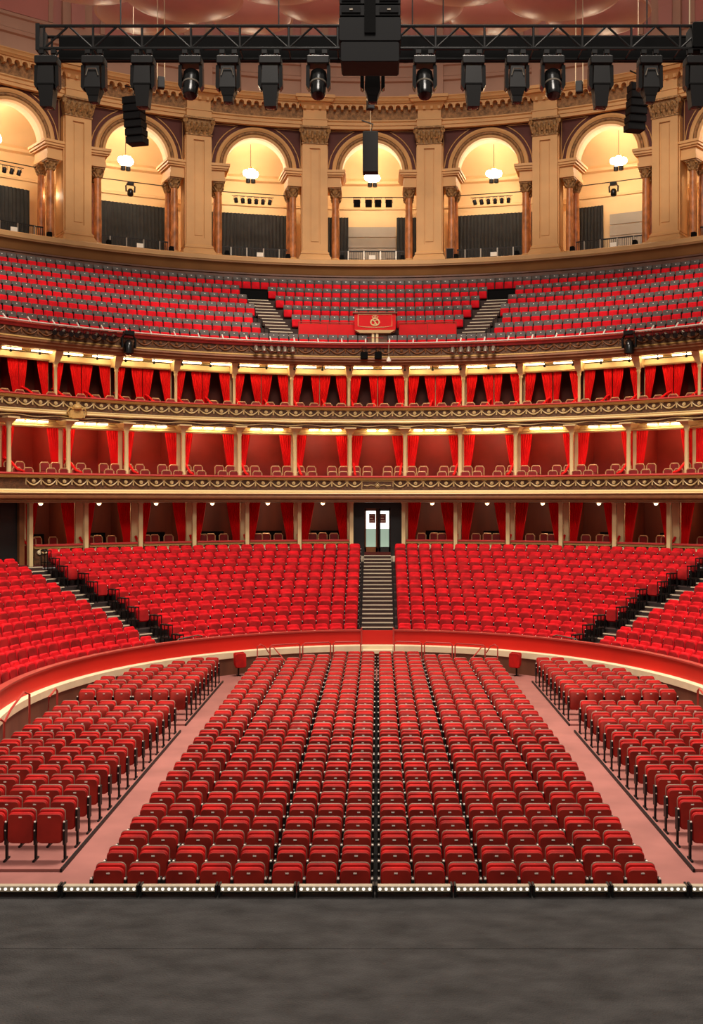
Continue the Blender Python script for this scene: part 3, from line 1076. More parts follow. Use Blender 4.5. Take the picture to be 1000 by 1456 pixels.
# ================================================================ STAIRS
def step_meshes(nm, w, d, h):
    return (MB().box(-w / 2, w / 2, 0.0, d, -h, 0.0).mesh('step', 'step'), MB().box(-w / 2, w / 2, -0.012, 0.05, -0.03, 0.008).mesh('nosing', 'nosing'))


# centre stairs
cst = thing('stairs', 'straight brown stairs with pale nosings climbing to the centre doors', 'stairs', (0, YC + B0, 0))
sm, nm_ = step_meshes('centre', 1.24, 0.46, 0.2)
for j in range(23):
    wv = 0.55 + 0.425 * j
    o = O('step', sm, cst, (0, wv, SZ(0) + 0.012 + 0.1365 * j))
    O('nosing', nm_, o)
# black hand rails at both sides of the centre stairs
for s in (-1, 1):
    mb = MB()
    for j in range(0, 23, 2):
        wv = 0.62 + 0.425 * j
        mb.box(s * 0.66 - 0.014, s * 0.66 + 0.014, wv, wv + 0.03, SZ(0) + 0.1365 * j, SZ(0) + 0.1365 * j + 0.5)
    e = tag(O('stair_string', mb.mesh('stair_string', 'black')), 'row of black posts at the %s side of the centre stairs' % SIDE[s], 'posts')
    e.location = (0, YC + B0, 0)
    e['kind'] = 'stuff'
# diagonal aisles
ends = {(k, s): last for k, s, last in row_ends}
for s in (-1, 1):
    e = thing('stairs', 'stepped diagonal aisle through the stalls at the %s' % SIDE[s], 'stairs')
    for k in range(11):
        for hstep in (0, 1):
            w = SW(k) - 0.42 + 0.425 * hstep
            ta = abs(ends[(k, s)][5])
            tb = t_of_x(SW(k), XS(SW(k)))
            arc = (tb - ta) * sqrt(((A0 + w) * cos(ta)) ** 2 + ((B0 + w) * sin(ta)) ** 2)
            lo_, hi_ = 0.54, arc - 0.10        # clear of the end rail and of the first seat beyond
            wd = max(0.3, hi_ - lo_)
            t = s * (ta + (tb - ta) * (lo_ + hi_) / 2 / arc)
            px_, py_ = E(w, t)
            smd, nmd = step_meshes('diag', wd, 0.44, 0.13)
            o = O('step', smd, e, (px_, py_, SZ(k) + 0.012 + 0.1365 * hstep), rot(w, t))
            O('nosing', nmd, o)
# black end rails on the mid-block side of the diagonal aisles
er = MB()
for xx in (-0.0, 0.16):
    er.box(xx - 0.014, xx + 0.014, -0.30, -0.27, 0.0, 0.82)
    er.box(xx - 0.014, xx + 0.014, 0.20, 0.23, 0.0, 0.82)
er.box(-0.012, 0.172, -0.30, 0.23, 0.78, 0.82)
er.box(-0.012, 0.172, -0.30, 0.23, 0.30, 0.34)
me_er = er.mesh('row_end_rail', 'black')
for k, s, last in row_ends:
    x, y, z, r, w, t = last
    dx = s * 0.33 - (0.16 if s < 0 else 0)
    o = O('row_end_rail', me_er, None, (x + dx * cos(r), y + dx * sin(r), z), r)
    tag(o, 'black row-end rail beside the %s diagonal aisle, %s stalls row up' % (SIDE[s], nth(k + 1)), 'rail', 'black row-end rails')
    if k == 0:
        mb = MB().tube([(0, 0, 0), (0, 0, 0.62), (s * 0.06 * -1, 0, 0.68), (-s * 0.9, 0.02, 0.74), (-s * 1.05, 0.02, 0.70), (-s * 1.05, 0.02, 0.5)], 0.025, 6)
        tag(O('grab_rail', mb.mesh('grab_rail', 'chrome', True), None, (x + s * 0.3 * cos(r), y - 0.62, z), r), 'bright metal grab rail at the foot of the %s diagonal aisle' % SIDE[s], 'rail')

# circle stairways
sc_, nc_ = step_meshes('circle', 1.12, 0.30, 0.21)
for s in (-1, 1):
    e = thing('stairs', 'narrow stairway climbing between circle seats at the %s of the royal panel' % SIDE[s], 'stairs')
    for k in range(1, 6):
        for h3 in range(3) if k > 1 else (2,):
            w = CW(k) - 0.40 - 0.283 * (2 - h3) + 0.0
            x = XA(w)
            t = s * t_of_x(w, x)
            px_, py_ = E(w, t)
            o = O('step', sc_, e, (px_, py_, CZ(k) - 0.2023 * (2 - h3) + 0.01), rot(w, t))
            O('nosing', nc_, o)
    # low rails at the stairway
    for k in range(2, 6):
        w = CW(k) - 0.45
        x = XA(w) - s * 0 - 0.62
        t = s * t_of_x(w, XA(w) + 0.62)
        px_, py_ = E(w, t)
        mb = MB()
        mb.tube([(-0.1, 0, 0), (-0.1, 0, 0.62), (0.1, 0, 0.62), (0.1, 0, 0)], 0.02, 5)
        hr = tag(O('step_rail', mb.mesh('step_rail', 'black', True), None, (px_, py_, CZ(k - 1) + 0.01), rot(w, t)), 'small black hoop rail on the %s circle stairway, %s step landing up' % (SIDE[s], nth(k - 1)), 'rail', 'circle stairway rails')
    w = CW(5) + 0.2
    t = s * t_of_x(w, XA(w))
    px_, py_ = E(w, t)
    mb = MB().box(-0.85, 0.85, -0.03, 0.03, 0.0, 0.62)
    mb.box(-0.85, 0.85, -0.06, 0.06, 0.62, 0.67)
    tag(O('stair_head_barrier', mb.mesh('stair_head_barrier', 'black_matt'), None, (px_, py_, CZ(5) + 0.0), rot(w, t)), 'dark barrier closing the top of the %s circle stairway' % SIDE[s], 'barrier')

# ================================================================ BOXES
def loc_at(x, y, r, lx, ly):
    return x + lx * cos(r) - ly * sin(r), y + lx * sin(r) + ly * cos(r)


def curtain_mesh(nm, top, bot, h, side, folds=5, amp=0.045, tail=0.10, seed=0):
    """hangs from z=0 down to -h; its straight edge is at x=0 and the cloth spreads to side*top; gathered to side*bot below"""
    rnd = random.Random(seed)
    ph = rnd.random() * 6
    nu, nv = folds * 4, 10
    vs, fs = [], []
    for j in range(nv + 1):
        v = j / nv
        g = v ** 1.15 if v < 0.86 else 0.86 ** 1.15
        wd = top + (bot - top) * g + (tail * (v - 0.86) / 0.14 if v > 0.86 else 0) * 0.5
        for i in range(nu + 1):
            u = i / nu
            a = amp * (0.6 + 0.6 * v)
            vs.append((side * (u * wd), a * sin(u * folds * 2 * pi + ph + 0.6 * v) + 0.01 * sin(9 * v + ph), -h * v + 0.02 * sin(3 * u + ph) * v))
    for j in range(nv):
        for i in range(nu):
            a = j * (nu + 1) + i
            fs.append((a, a + 1, a + nu + 2, a + nu + 1))
    return MB().add(vs, fs).mesh(nm, 'curtain', True)


def chair_parts(h=0.88):
    fr = MB()
    hw = 0.21
    pts = [(-hw, 0.17, 0.02), (-hw, 0.19, 0.45), (-hw, 0.22, h - 0.10), (-hw + 0.06, 0.23, h - 0.02), (hw - 0.06, 0.23, h - 0.02), (hw, 0.22, h - 0.10), (hw, 0.19, 0.45), (hw, 0.17, 0.02)]
    fr.tube(pts, 0.026, 5)
    frame = fr.mesh('back_frame', 'chair_frame', True)
    pad = MB().rslab(0.36, 0.50, h - 0.055, 0.185, 0.235, 0.05, 0.012, 2).mesh('back_pad', 'chair_pad', True)
    seat = MB().rslab(0.44, -0.22, 0.20, -0.47, -0.39, 0.04, 0.015, 2, Matrix.Rotation(-pi / 2, 4, 'X')).mesh('seat', 'chair_pad', True)
    leg = MB().tube([(0, 0, 0), (0, 0.01, 0.41)], [0.015, 0.02], 5).mesh('leg', 'chair_frame', True)
    return [('back_frame', frame), ('back_pad', pad), ('seat', seat), ('leg', leg, (-0.19, -0.19, 0)), ('leg', leg, (0.19, -0.19, 0))]


CHAIR = chair_parts()
CHAIR_FAR = CHAIR[:3]


def box_lamp(tier, x, y, r, dy, z, power, bx):
    cx, cy = loc_at(x, y, r, 0.0, dy)
    e = thing('box_lamp', 'small lit ceiling lamp in the %s' % bx, 'lamp', (cx, cy, z), r, '%s ceiling lamps' % tier)
    O('lamp_plate', BL[0], e)
    O('lamp_glass', BL[1], e)
    l = bpy.data.lights.new('box_lamp_light', 'POINT')
    l.energy = power
    l.color = (1.0, 0.76, 0.5)
    l.shadow_soft_size = 0.12
    lo = bpy.data.objects.new('box_lamp_light', l)
    COL.objects.link(lo)
    lo.location = (cx, cy, z - 0.26)


BL = (MB().lathe([(0.13, -0.03), (0.13, 0.0)], 12).mesh('lamp_plate', 'gold', True), MB().lathe([(0.02, -0.12), (0.08, -0.09), (0.10, -0.03)], 12).mesh('lamp_glass', 'lamp_soft', True))


# ---- loggia ---------------------------------------------------------
LT = [(-6.5 + i) * 0.1205 for i in range(14)]
lw = 10.45
post_lo = [('post_shaft', MB().box(-0.085, 0.085, -0.09, 0.09, -0.9, 2.56).mesh('post_shaft', 'cream')), ('post_cap', MB().box(-0.11, 0.11, -0.11, 0.11, 2.50, 2.57).mesh('post_cap', 'cream'))]
part_panel = MB().box(-0.05, 0.05, 0.75, 3.5, 0.0, 2.58).mesh('partition_panel', 'box_dark')
part_end = MB().box(-0.17, 0.17, 0.60, 0.78, 0.0, 2.56).mesh('partition_end', 'cream')
part_low = MB().prism([(-0.05, 0.0), (0.05, 0.0), (0.05, 0.78), (-0.05, 0.78)], 0.1, 0.62).mesh('low_panel', 'box_red')
cap_low = MB().tube([(0, 0.17, 0.84), (0, 0.4, 0.92), (0, 0.55, 1.06)], 0.06, 6).mesh('velvet_capping', 'curtain', True)
LPART = [('partition_panel', part_panel), ('partition_end', part_end), ('low_panel', part_low), ('velvet_capping', cap_low)]
cu_lo = {s: curtain_mesh('box_curtain', 0.62, 0.26, 2.0, s, 6, seed=3 + s) for s in (-1, 1)}


def parapet_parts(wd):
    a = MB().box(-wd / 2, wd / 2, -0.03, 0.03, 0.0, 0.68).mesh('front_panel', 'bronze')
    b = MB().box(-wd / 2, wd / 2, -0.14, 0.10, 0.76, 0.83).mesh('plush_rail', 'plush')
    c = MB().box(-wd / 2, wd / 2, -0.09, 0.06, 0.66, 0.76).mesh('rail_moulding', 'gold')
    out = [('front_panel', a, None, []), ('plush_rail', b), ('rail_moulding', c)]
    ro = rosette_mesh('roundel', 0.10, 'cream_band')
    ga = garland_mesh('garland', 0.42, 0.14, 0.028, 'ornament')
    for i in range(5):
        xx = -wd / 2 + wd * (i + 0.5) / 5
        out[0][3].append(('roundel', ro, (xx, -0.04, 0.50)))
        if i < 4:
            out[0][3].append(('garland', ga, (xx + wd / 10, -0.06, 0.60)))
    return out


PARA = parapet_parts(2.18)
for i, t in enumerate(LT):
    x, y = E(lw, t)
    r = rot(lw, t)
    nm = nth(i + 1)
    door_edge = i in (6, 7)
    place('loggia_post', post_lo, 'slim cream post between loggia boxes, %s from the left' % nm, 'post', (x, y, 3.58), r, 'loggia posts')
    if 0 < i < 13 or i in (0, 13):
        place('box_partition', LPART, 'partition with cream end behind the %s loggia post from the left' % nm, 'partition', (x, y, 3.585), r, 'loggia partitions')
    for s in (-1, 1):
        if (i == 6 and s == 1) or (i == 7 and s == -1):
            continue
        cx, cy = loc_at(x, y, r, s * 0.19, 0.70)
        tag(O('box_curtain', cu_lo[s], None, (cx, cy, 6.15), r), 'red curtain gathered at the %s side of the %s loggia post from the left' % (SIDE[s], nm), 'curtain', 'loggia curtains')
rnd = random.Random(5)
for i in range(13):
    if i == 6:
        continue
    t = (LT[i] + LT[i + 1]) / 2
    x, y = E(lw, t)
    r = rot(lw, t)
    bx = 'loggia box %s from the left' % nth(i + 1) if i < 6 else 'loggia box %s from the right' % nth(13 - i)
    place('box_parapet', PARA, 'gilded front with roundels of the %s' % bx, 'parapet', (x, y, 3.58), r, 'loggia parapets')
    for j, (lx, ly) in enumerate(((-0.52, 1.08), (0.02 + rnd.uniform(-0.06, 0.06), 1.62), (0.50, 1.10))):
        cx, cy = loc_at(x, y, r, lx, ly)
        place('box_chair', CHAIR_FAR, '%s red chair peeping over the front of the %s' % (('left-hand', 'middle', 'right-hand')[j], bx), 'chair', (cx, cy, 3.80), r + rnd.uniform(-0.15, 0.15), 'loggia chairs')
    # small wall bracket lamp glimpsed at the back of each box
    cx, cy = loc_at(x, y, r, 0.55, 3.0)
    mb = MB().box(-0.7, 0.7, 0.0, 0.3, 0.0, 0.95)
    tag(O('sideboard', mb.mesh('sideboard', 'black_matt'), None, (cx - 0.3 * cos(r), cy - 0.3 * sin(r), 3.80), r), 'black sideboard at the back of the %s' % bx, 'sideboard', 'loggia sideboards')
    box_lamp('loggia', x, y, r, 1.5, 6.14, 30.0, bx)

# ---- grand tier -----------------------------------------------------
GTT = [(-6.5 + i) * 0.1262 for i in range(14)]
gw = 10.75
mbp = MB().lathe([(0.10, 0.0), (0.125, 0.02), (0.125, 0.1), (0.10, 0.14), (0.095, 1.0), (0.088, 2.20), (0.11, 2.24), (0.10, 2.30), (0.14, 2.40), (0.20, 2.46)], 12)
gt_shaft = mbp.mesh('column_shaft', 'cream', True)
mbp = MB().frus(0, 0.15, 2.46, 2.62, 0.16, 0.30, 0.26, 0.5)
mbp.box(-0.28, 0.28, -0.38, 0.7, 2.60, 2.66)
gt_cap = mbp.mesh('bracket', 'cream')
gt_post = [('column_shaft', gt_shaft), ('bracket', gt_cap)]
gp_panel = MB().box(-0.05, 0.05, 0.9, 3.3, 0.0, 2.64).mesh('partition_panel', 'box_red')
gp_end = MB().box(-0.10, 0.10, 0.72, 0.92, 0.0, 2.40).mesh('partition_end', 'cream')
gp_low = MB().box(-0.045, 0.045, 0.14, 0.74, -0.26, 0.62).mesh('low_panel', 'box_red')
gp_cap = {s: MB().tube([(s * 0.22, -0.75, 0.42), (s * 0.21, -0.3, 0.52), (s * 0.2, 0.2, 0.85), (s * 0.18, 0.66, 1.02)], 0.055, 6).mesh('velvet_capping', 'curtain', True) for s in (-1, 1)}
GPART = {s: [('partition_panel', gp_panel), ('partition_end', gp_end), ('low_panel', gp_low), ('velvet_capping', gp_cap[s])] for s in (-1, 1)}
cu_gt = {s: curtain_mesh('box_curtain', 0.56, 0.24, 2.05, s, 5, seed=9 + s) for s in (-1, 1)}
for i, t in enumerate(GTT):
    x, y = E(gw, t)
    r = rot(gw, t)
    nm = nth(i + 1)
    place('grand_tier_column', gt_post, 'round cream column with bracket in the grand tier, %s from the left' % nm, 'column', (x, y, 6.98), r, 'grand tier columns')
    place('box_partition', GPART[1 if t < 0 else -1], 'red partition behind the %s grand tier column from the left' % nm, 'partition', (x, y, 6.98), r, 'grand tier partitions')
    for s in (-1, 1):
        cx, cy = loc_at(x, y, r, s * 0.10, 0.66)
        tag(O('box_curtain', cu_gt[s], None, (cx, cy, 9.40), r), 'red curtain gathered at the %s side of the %s grand tier column from the left' % (SIDE[s], nm), 'curtain', 'grand tier curtains')
rnd = random.Random(11)
for i in range(13):
    t = (GTT[i] + GTT[i + 1]) / 2
    bx = '%s grand tier box from the left' % nth(i + 1)
    x, y = E(gw, t)
    box_lamp('grand tier', x, y, rot(gw, t), 1.9, 9.60, 36.0, bx)
    for sd, tt in ((1, GTT[i]), (-1, GTT[i + 1])):
        x, y = E(gw, tt)
        r = rot(gw, tt)
        for q, (lx, ly, zz, wd) in enumerate(((0.28, -0.35, 6.72, 'front inner'), (0.82, -0.32, 6.72, 'front outer'), (0.30, 0.30, 6.98, 'rear inner'), (0.84, 0.30, 6.98, 'rear outer'))):
            cx, cy = loc_at(x, y, r, sd * lx + rnd.uniform(-0.02, 0.02), ly)
            u = proj(cx, cy, 7.5)[0]
            if not -15 < u < 1015:
                continue
            place('box_chair', CHAIR_FAR if q < 2 else CHAIR, 'pale-framed chair, %s, %s row, %s' % (bx, wd.split()[0], {(1, 'inner'): 'far left', (1, 'outer'): 'second from left', (-1, 'outer'): 'second from right', (-1, 'inner'): 'far right'}[(sd, wd.split()[1])]),
                  'chair', (cx, cy, zz), r + rnd.uniform(-0.07, 0.07), 'grand tier chairs')

# ---- second tier ----------------------------------------------------
sw = 12.05
ST2 = [(-13 + i) * 0.0631 for i in range(27)]
s2_shaft = MB().lathe([(0.075, 0.0), (0.09, 0.05), (0.075, 0.1), (0.07, 1.95), (0.10, 2.02), (0.08, 2.08), (0.14, 2.2)], 10).mesh('post_shaft', 'cream', True)
mbp = MB().frus(0, 0.1, 2.2, 2.62, 0.12, 0.25, 0.2, 0.55)
s2_br = mbp.mesh('bracket', 'cream')
s2_thin = MB().box(-0.04, 0.04, 0.70, 0.78, 0.0, 2.3).mesh('post_shaft', 'cream')
s2_panel = MB().box(-0.04, 0.04, 0.9, 2.0, 0.0, 2.6).mesh('partition_panel', 'box_red')
s2_end = MB().box(-0.06, 0.06, 0.80, 0.90, 0.0, 2.3).mesh('partition_end', 'cream')
s2_cap = {s: MB().tube([(s * 0.18, -0.85, 0.62), (s * 0.17, -0.4, 0.72), (s * 0.16, 0.1, 0.95), (s * 0.14, 0.6, 1.1)], 0.05, 6).mesh('velvet_capping', 'curtain', True) for s in (-1, 1)}
cu_s2 = {(s, b): curtain_mesh('box_curtain', 0.52 if b else 0.40, 0.17, 1.9, s, 4 if b else 3, 0.04, seed=20 + s + b) for s in (-1, 1) for b in (0, 1)}
rnd = random.Random(23)
for i, t in enumerate(ST2):
    x, y = E(sw, t)
    if not -60 < proj(x, y, 11)[0] < 1060:
        continue
    r = rot(sw, t)
    nm = nth(i + 1)
    main = (i % 2 == 0)
    parts = [('post_shaft', s2_shaft), ('bracket', s2_br)] if main else [('post_shaft', s2_thin)]
    place('second_tier_post', parts, '%s cream post in the second tier, %s from the left' % ('bracketed' if main else 'thin', nm), 'post', (x, y, 10.02), r, 'second tier posts')
    place('box_partition', [('partition_panel', s2_panel), ('partition_end', s2_end), ('velvet_capping', s2_cap[1 if t < 0 else -1])], 'partition behind the %s second tier post from the left' % nm, 'partition', (x, y, 10.02), r, 'second tier partitions')
    for s in (-1, 1):
        cx, cy = loc_at(x, y, r, s * (0.11 if main else 0.02), 0.50)
        c = tag(O('box_curtain', cu_s2[(s, 1 if main else rnd.choice((0, 1)))], None, (cx, cy, 12.27), r), 'red curtain gathered at the %s side of the %s second tier post from the left' % (SIDE[s], nm), 'curtain', 'second tier curtains')
        cx, cy = loc_at(x, y, r, s * (0.34 + rnd.uniform(-0.04, 0.05)), -0.45)
        place('box_chair', CHAIR_FAR, 'red chair at the %s side of the %s second tier post from the left' % (SIDE[s], nm), 'chair', (cx, cy, 10.02), r + rnd.uniform(-0.1, 0.1), 'second tier chairs')
# curtain rails
struct('trim_5', ring_tube(12.28, 12.58, 0.018, -0.98, 0.98, 140).mesh('trim_5', 'cord', True), label='thin dark curtain rail along the second tier')

# ---- lamps under the tiers ------------------------------------------
tube_m = MB().box(-0.205, 0.205, -0.05, 0.05, -0.05, 0.0).mesh('lamp_tube', 'lamp_warm')
clip_m = MB().box(-0.25, 0.25, -0.06, 0.06, 0.0, 0.035).mesh('lamp_body', 'cream')
n = 0
for jl, t in enumerate(march(11.08, 0.0, 0.55, 60)):
    for s in (-1, 1):
        x, y = E(11.10, s * t)
        u = proj(x, y, 9.58)[0]
        if not -20 < u < 1020 or min(abs(s * t - q) for q in GTT) * 22 < 0.55:
            continue
        place('soffit_lamp', [('lamp_body', clip_m), ('lamp_tube', tube_m)], 'small strip lamp under the middle balcony, %s %s of centre' % (nth(jl + 1), SIDE[s]), 'lamp', (x, y, 9.575), rot(11.1, s * t), 'strip lamps under the middle balcony')
tube_l = MB().box(-0.46, 0.46, -0.04, 0.04, -0.06, -0.01).mesh('lamp_tube', 'lamp_warm')
clip_l = MB().box(-0.47, 0.47, -0.06, 0.06, -0.01, 0.02).mesh('lamp_body', 'cream')
n_l = 0
for i in range(26):
    t = (ST2[i] + ST2[i + 1]) / 2
    x, y = E(11.86, t)
    if -40 < proj(x, y, 12.6)[0] < 1040:
        n_l += 1
        place('soffit_lamp', [('lamp_body', clip_l), ('lamp_tube', tube_l)], 'long strip lamp under the circle balcony, %s from the left' % nth(n_l), 'lamp', (x, y, 12.635), rot(11.86, t), 'strip lamps under the circle')
sp = [('lamp_bracket', MB().box(-0.015, 0.015, -0.015, 0.015, -0.12, 0.0).mesh('lamp_bracket', 'black')), ('lamp_can', MB().lathe([(0.03, -0.24), (0.055, -0.22), (0.05, -0.13), (0.02, -0.11)], 8).mesh('lamp_can', 'black', True))]
for j, t in enumerate(march(11.4, 0.0, 1.32, 26)):
    for s in (-1, 1):
        x, y = E(11.56, s * (t + 0.03))
        if -10 < proj(x, y, 12.6)[0] < 1010:
            place('downlight', sp, 'tiny dark downlight under the circle balcony, %s %s of centre' % (nth(j + 1), SIDE[s]), 'lamp', (x, y, 12.65), rot(11.32, s * t), 'downlights under the circle')

# ================================================================ CENTRE DOORS
yd = YC + B0 + 10.9
dr = thing('door_1', 'black double doors with lit glass panes at the head of the centre stairs', 'door', (0, yd, 3.62))
dr['kind'] = 'structure'
O('door_surround', MB().box(-1.16, -0.62, -0.06, 0.25, -0.1, 2.54).box(0.62, 1.16, -0.06, 0.25, -0.1, 2.54).box(-0.62, 0.62, -0.06, 0.25, 2.26, 2.54).mesh('door_surround', 'door_black'), dr)
for s in (-1, 1):
    a, b = (-0.60, -0.02) if s < 0 else (0.08, 0.60)
    leaf = O('door_leaf', MB().box(a, a + 0.06, 0.0, 0.06, 0.0, 2.24).box(b - 0.06, b, 0.0, 0.06, 0.0, 2.24).box(a, b, 0.0, 0.06, 2.12, 2.24).box(a, b, 0.0, 0.06, 0.0, 0.42).mesh('door_leaf', 'wood' if s < 0 else 'door_black'), dr)
    O('lower_pane', MB().box(a + 0.06, b - 0.06, 0.02, 0.04, 0.42, 1.28).mesh('lower_pane', 'door_glass'), leaf)
    O('upper_pane', MB().box(a + 0.06, b - 0.06, 0.02, 0.04, 1.28, 2.12).mesh('upper_pane', 'door_light'), leaf)
    sg = O('door_sign', MB().box(a + 0.20 if s < 0 else a + 0.06, b - 0.08 if s < 0 else b - 0.20, -0.005, 0.02, 1.55, 1.98).mesh('door_sign', 'sign_maroon'), leaf)
    x0 = a + 0.24 if s < 0 else a + 0.08
    for q in range(3):
        O('sign_line', MB().box(x0, x0 + (0.2, 0.14, 0.2)[q], -0.012, 0.0, 1.63 + q * 0.12, 1.67 + q * 0.12).mesh('sign_line', 'sign_text'), sg)
struct('floor_landing', MB().box(-1.15, 1.15, YC + B0 + 9.95, yd + 0.4, 3.3, 3.62).mesh('floor_landing', 'nosing'), label='pale landing in front of the centre doors')
# dark side doorways beyond the last loggia boxes
for s, nme in ((-1, 'door_2'), (1, 'door_3')):
    t = s * 0.845
    x, y = E(10.7, t)
    r = rot(10.7, t)
    mb = MB().box(-1.05, 1.05, 0.0, 0.2, -0.5, 2.58)
    d = struct(nme, mb.mesh(nme, 'door_black'), (x, y, 3.58), r, 'dark doorway at the %s end of the loggia boxes' % SIDE[s])
    for q in (-1, 1):
        O('door_jamb', MB().box(q * 1.02 - 0.12, q * 1.02 + 0.12, -0.15, 0.2, -0.5, 2.58).mesh('door_jamb', 'brown_mould'), d)

# gate and step below the centre stairs
g = thing('arena_gate', 'small bright red gate between two posts at the foot of the centre stairs', 'gate', (0, YC + B0 - 0.02, 0.8))
O('gate_panel', MB().box(-0.58, 0.58, 0.0, 0.05, 0.04, 0.56).mesh('gate_panel', 'wall_red'), g)
for s in (-1, 1):
    O('gate_post', MB().box(s * 0.60 - 0.03, s * 0.60 + 0.03, -0.06, 0.06, -0.2, 0.66).mesh('gate_post', 'rail_pink'), g)
tag(O('gate_step', MB().box(-0.55, 0.55, -0.5, -0.15, 0.0, 0.12).box(-0.55, 0.55, -0.15, 0.0, 0.0, 0.24).mesh('gate_step', 'cream_band'), None, (0, YC + B0 - 0.20, 0.58)), 'pale step below the red gate', 'step')


# hoop rails before the arena wall
def hoop(nm, p0, p1, z0, z1, lab, m='rail_pink', mid=False):
    d = Vector((p1[0] - p0[0], p1[1] - p0[1], 0))
    L = d.length
    d.normalize()
    q = 0.07
    pts = [(p0[0], p0[1], z0), (p0[0], p0[1], z1 - q), (p0[0] + d.x * q, p0[1] + d.y * q, z1), (p1[0] - d.x * q, p1[1] - d.y * q, z1), (p1[0], p1[1], z1 - q), (p1[0], p1[1], z0)]
    mb = MB().tube(pts, 0.024, 6)
    o = O(nm, mb.mesh(nm, m, True))
    return tag(o, lab, 'rail', 'red hoop rails before the arena wall')


HR = [(-3.86, -2.82), (-2.72, -1.72), (-1.62, -0.62), (0.62, 1.62), (1.72, 2.72), (2.82, 3.86)]
for i, (a, b) in enumerate(HR):
    pa = E(-0.75, math.asin(a / 9.0))
    pb = E(-0.75, math.asin(b / 9.0))
    hoop('hoop_rail', pa, pb, 0.02, 1.04, 'red hoop rail before the arena wall, %s from the left' % nth(i + 1))
for s in (-1, 1):
    x = s * 3.8
    y = E(-0.75, math.asin(3.8 / 9.0))[1]
    mb = MB().tube([(x - s * 0.05, y - 0.1, 1.0), (x - s * 0.7, y - 1.0, 0.45), (x - s * 0.75, y - 1.05, 0.0)], 0.022, 6)
    tag(O('sloping_rail', mb.mesh('sloping_rail', 'rail_pink', True)), 'red handrail sloping down from the %s end of the hoop rails' % SIDE[s], 'rail')
    mb = MB().tube([(x + s * 0.1, y, 0.75), (x + s * 0.25, y - 0.05, 1.0), (x + s * 0.4, y - 0.1, 1.08), (x + s * 0.5, y - 0.15, 1.0), (x + s * 0.5, y - 0.15, 0.0)], 0.022, 6)
    tag(O('sloping_rail', mb.mesh('sloping_rail', 'rail_pink', True)), 'short curved red rail at the %s end of the hoop rails' % SIDE[s], 'rail')
    # single red tip-up wall seat at the mouth of the aisle
    w_ = -0.62
    t = s * math.asin(4.85 / (A0 + w_))
    wx, wy = E(w_, t)
    place('usher_chair', [('backrest', as_back), ('cushion', as_cush), ('standard', as_std, (0.0, 0.12, 0))], 'lone red tip-up seat against the wall at the head of the %s aisle' % SIDE[s], 'seat', (wx, wy, 0.0), rot(w_, t))
    # handrails at the outer edge of the picture
    def P(u, v, d):
        return ((u - PX) * d / F, d, CAMZ - (v - PY) * d / F)
    for j, (pts) in enumerate((
            [(s * 8.85, 28.6, 0.0), (s * 8.85, 28.6, 1.30), (s * 8.88, 28.25, 1.42), (s * 9.0, 27.6, 1.1), (s * 9.05, 27.3, 0.85)],
            [(s * 8.8, 30.9, 0.0), (s * 8.8, 30.9, 1.0), (s * 8.8, 30.75, 1.08), (s * 8.82, 30.2, 0.95), (s * 8.82, 30.1, 0.5)],
            [(s * 8.9, 26.8, 0.0), (s * 8.9, 26.8, 0.95), (s * 8.92, 26.6, 1.05), (s * 8.95, 25.6, 1.05), (s * 8.97, 25.5, 0.0)])):
        mb = MB().tube(pts, 0.03, 6)
        tag(O('arena_handrail', mb.mesh('arena_handrail', 'rail_pink', True)), 'bent red handrail by the arena wall at the %s edge of the picture, %s' % (SIDE[s], ('tallest', 'farthest', 'nearest')[j]), 'rail', 'arena handrails at the picture edges')

# ================================================================ ROYAL PANEL IN THE CIRCLE
w = CW(1) - 0.30
yl = YC + B0 + w
zr = CZ(1)
for s in (-1, 1):
    e = thing('royal_panel', 'plain red cloth panel %s of the crested lectern' % SIDE[s], 'panel', (0, 0, 0))
    ts = [s * t_of_x(w, 1.06 + (3.84 - 1.06) * i / 6) for i in range(7)]
    for i in range(6):
        xa, ya = E(w, ts[i])
        xb, yb = E(w, ts[i + 1])
        mb = MB()
        vs = [(xa, ya, zr + 0.14), (xb, yb, zr + 0.14), (xb, yb, zr + 0.77), (xa, ya, zr + 0.77), (xa, ya + 0.06, zr + 0.14), (xb, yb + 0.06, zr + 0.14), (xb, yb + 0.06, zr + 0.77), (xa, ya + 0.06, zr + 0.77)]
        mb.add(vs, [(0, 1, 2, 3), (4, 7, 6, 5), (3, 2, 6, 7), (0, 4, 5, 1), (0, 3, 7, 4), (1, 5, 6, 2)])
        O('cloth_panel', mb.mesh('cloth_panel', 'royal_red'), e)
    pts = [(*E(w, tt), zr + 0.86) for tt in ts]
    O('top_rail', MB().tube(pts, 0.025, 6).mesh('top_rail', 'rail_pink', True), e)
    O('lower_rail', MB().tube([(p[0], p[1], zr + 0.79) for p in pts], 0.016, 5).mesh('lower_rail', 'wood', True), e)
    mb = MB()
    for p in pts[::3]:
        mb = MB().tube([(p[0], p[1], zr + 0.0), (p[0], p[1], zr + 0.86)], 0.02, 5)
        O('rail_stanchion', mb.mesh('rail_stanchion', 'rail_pink'), e)

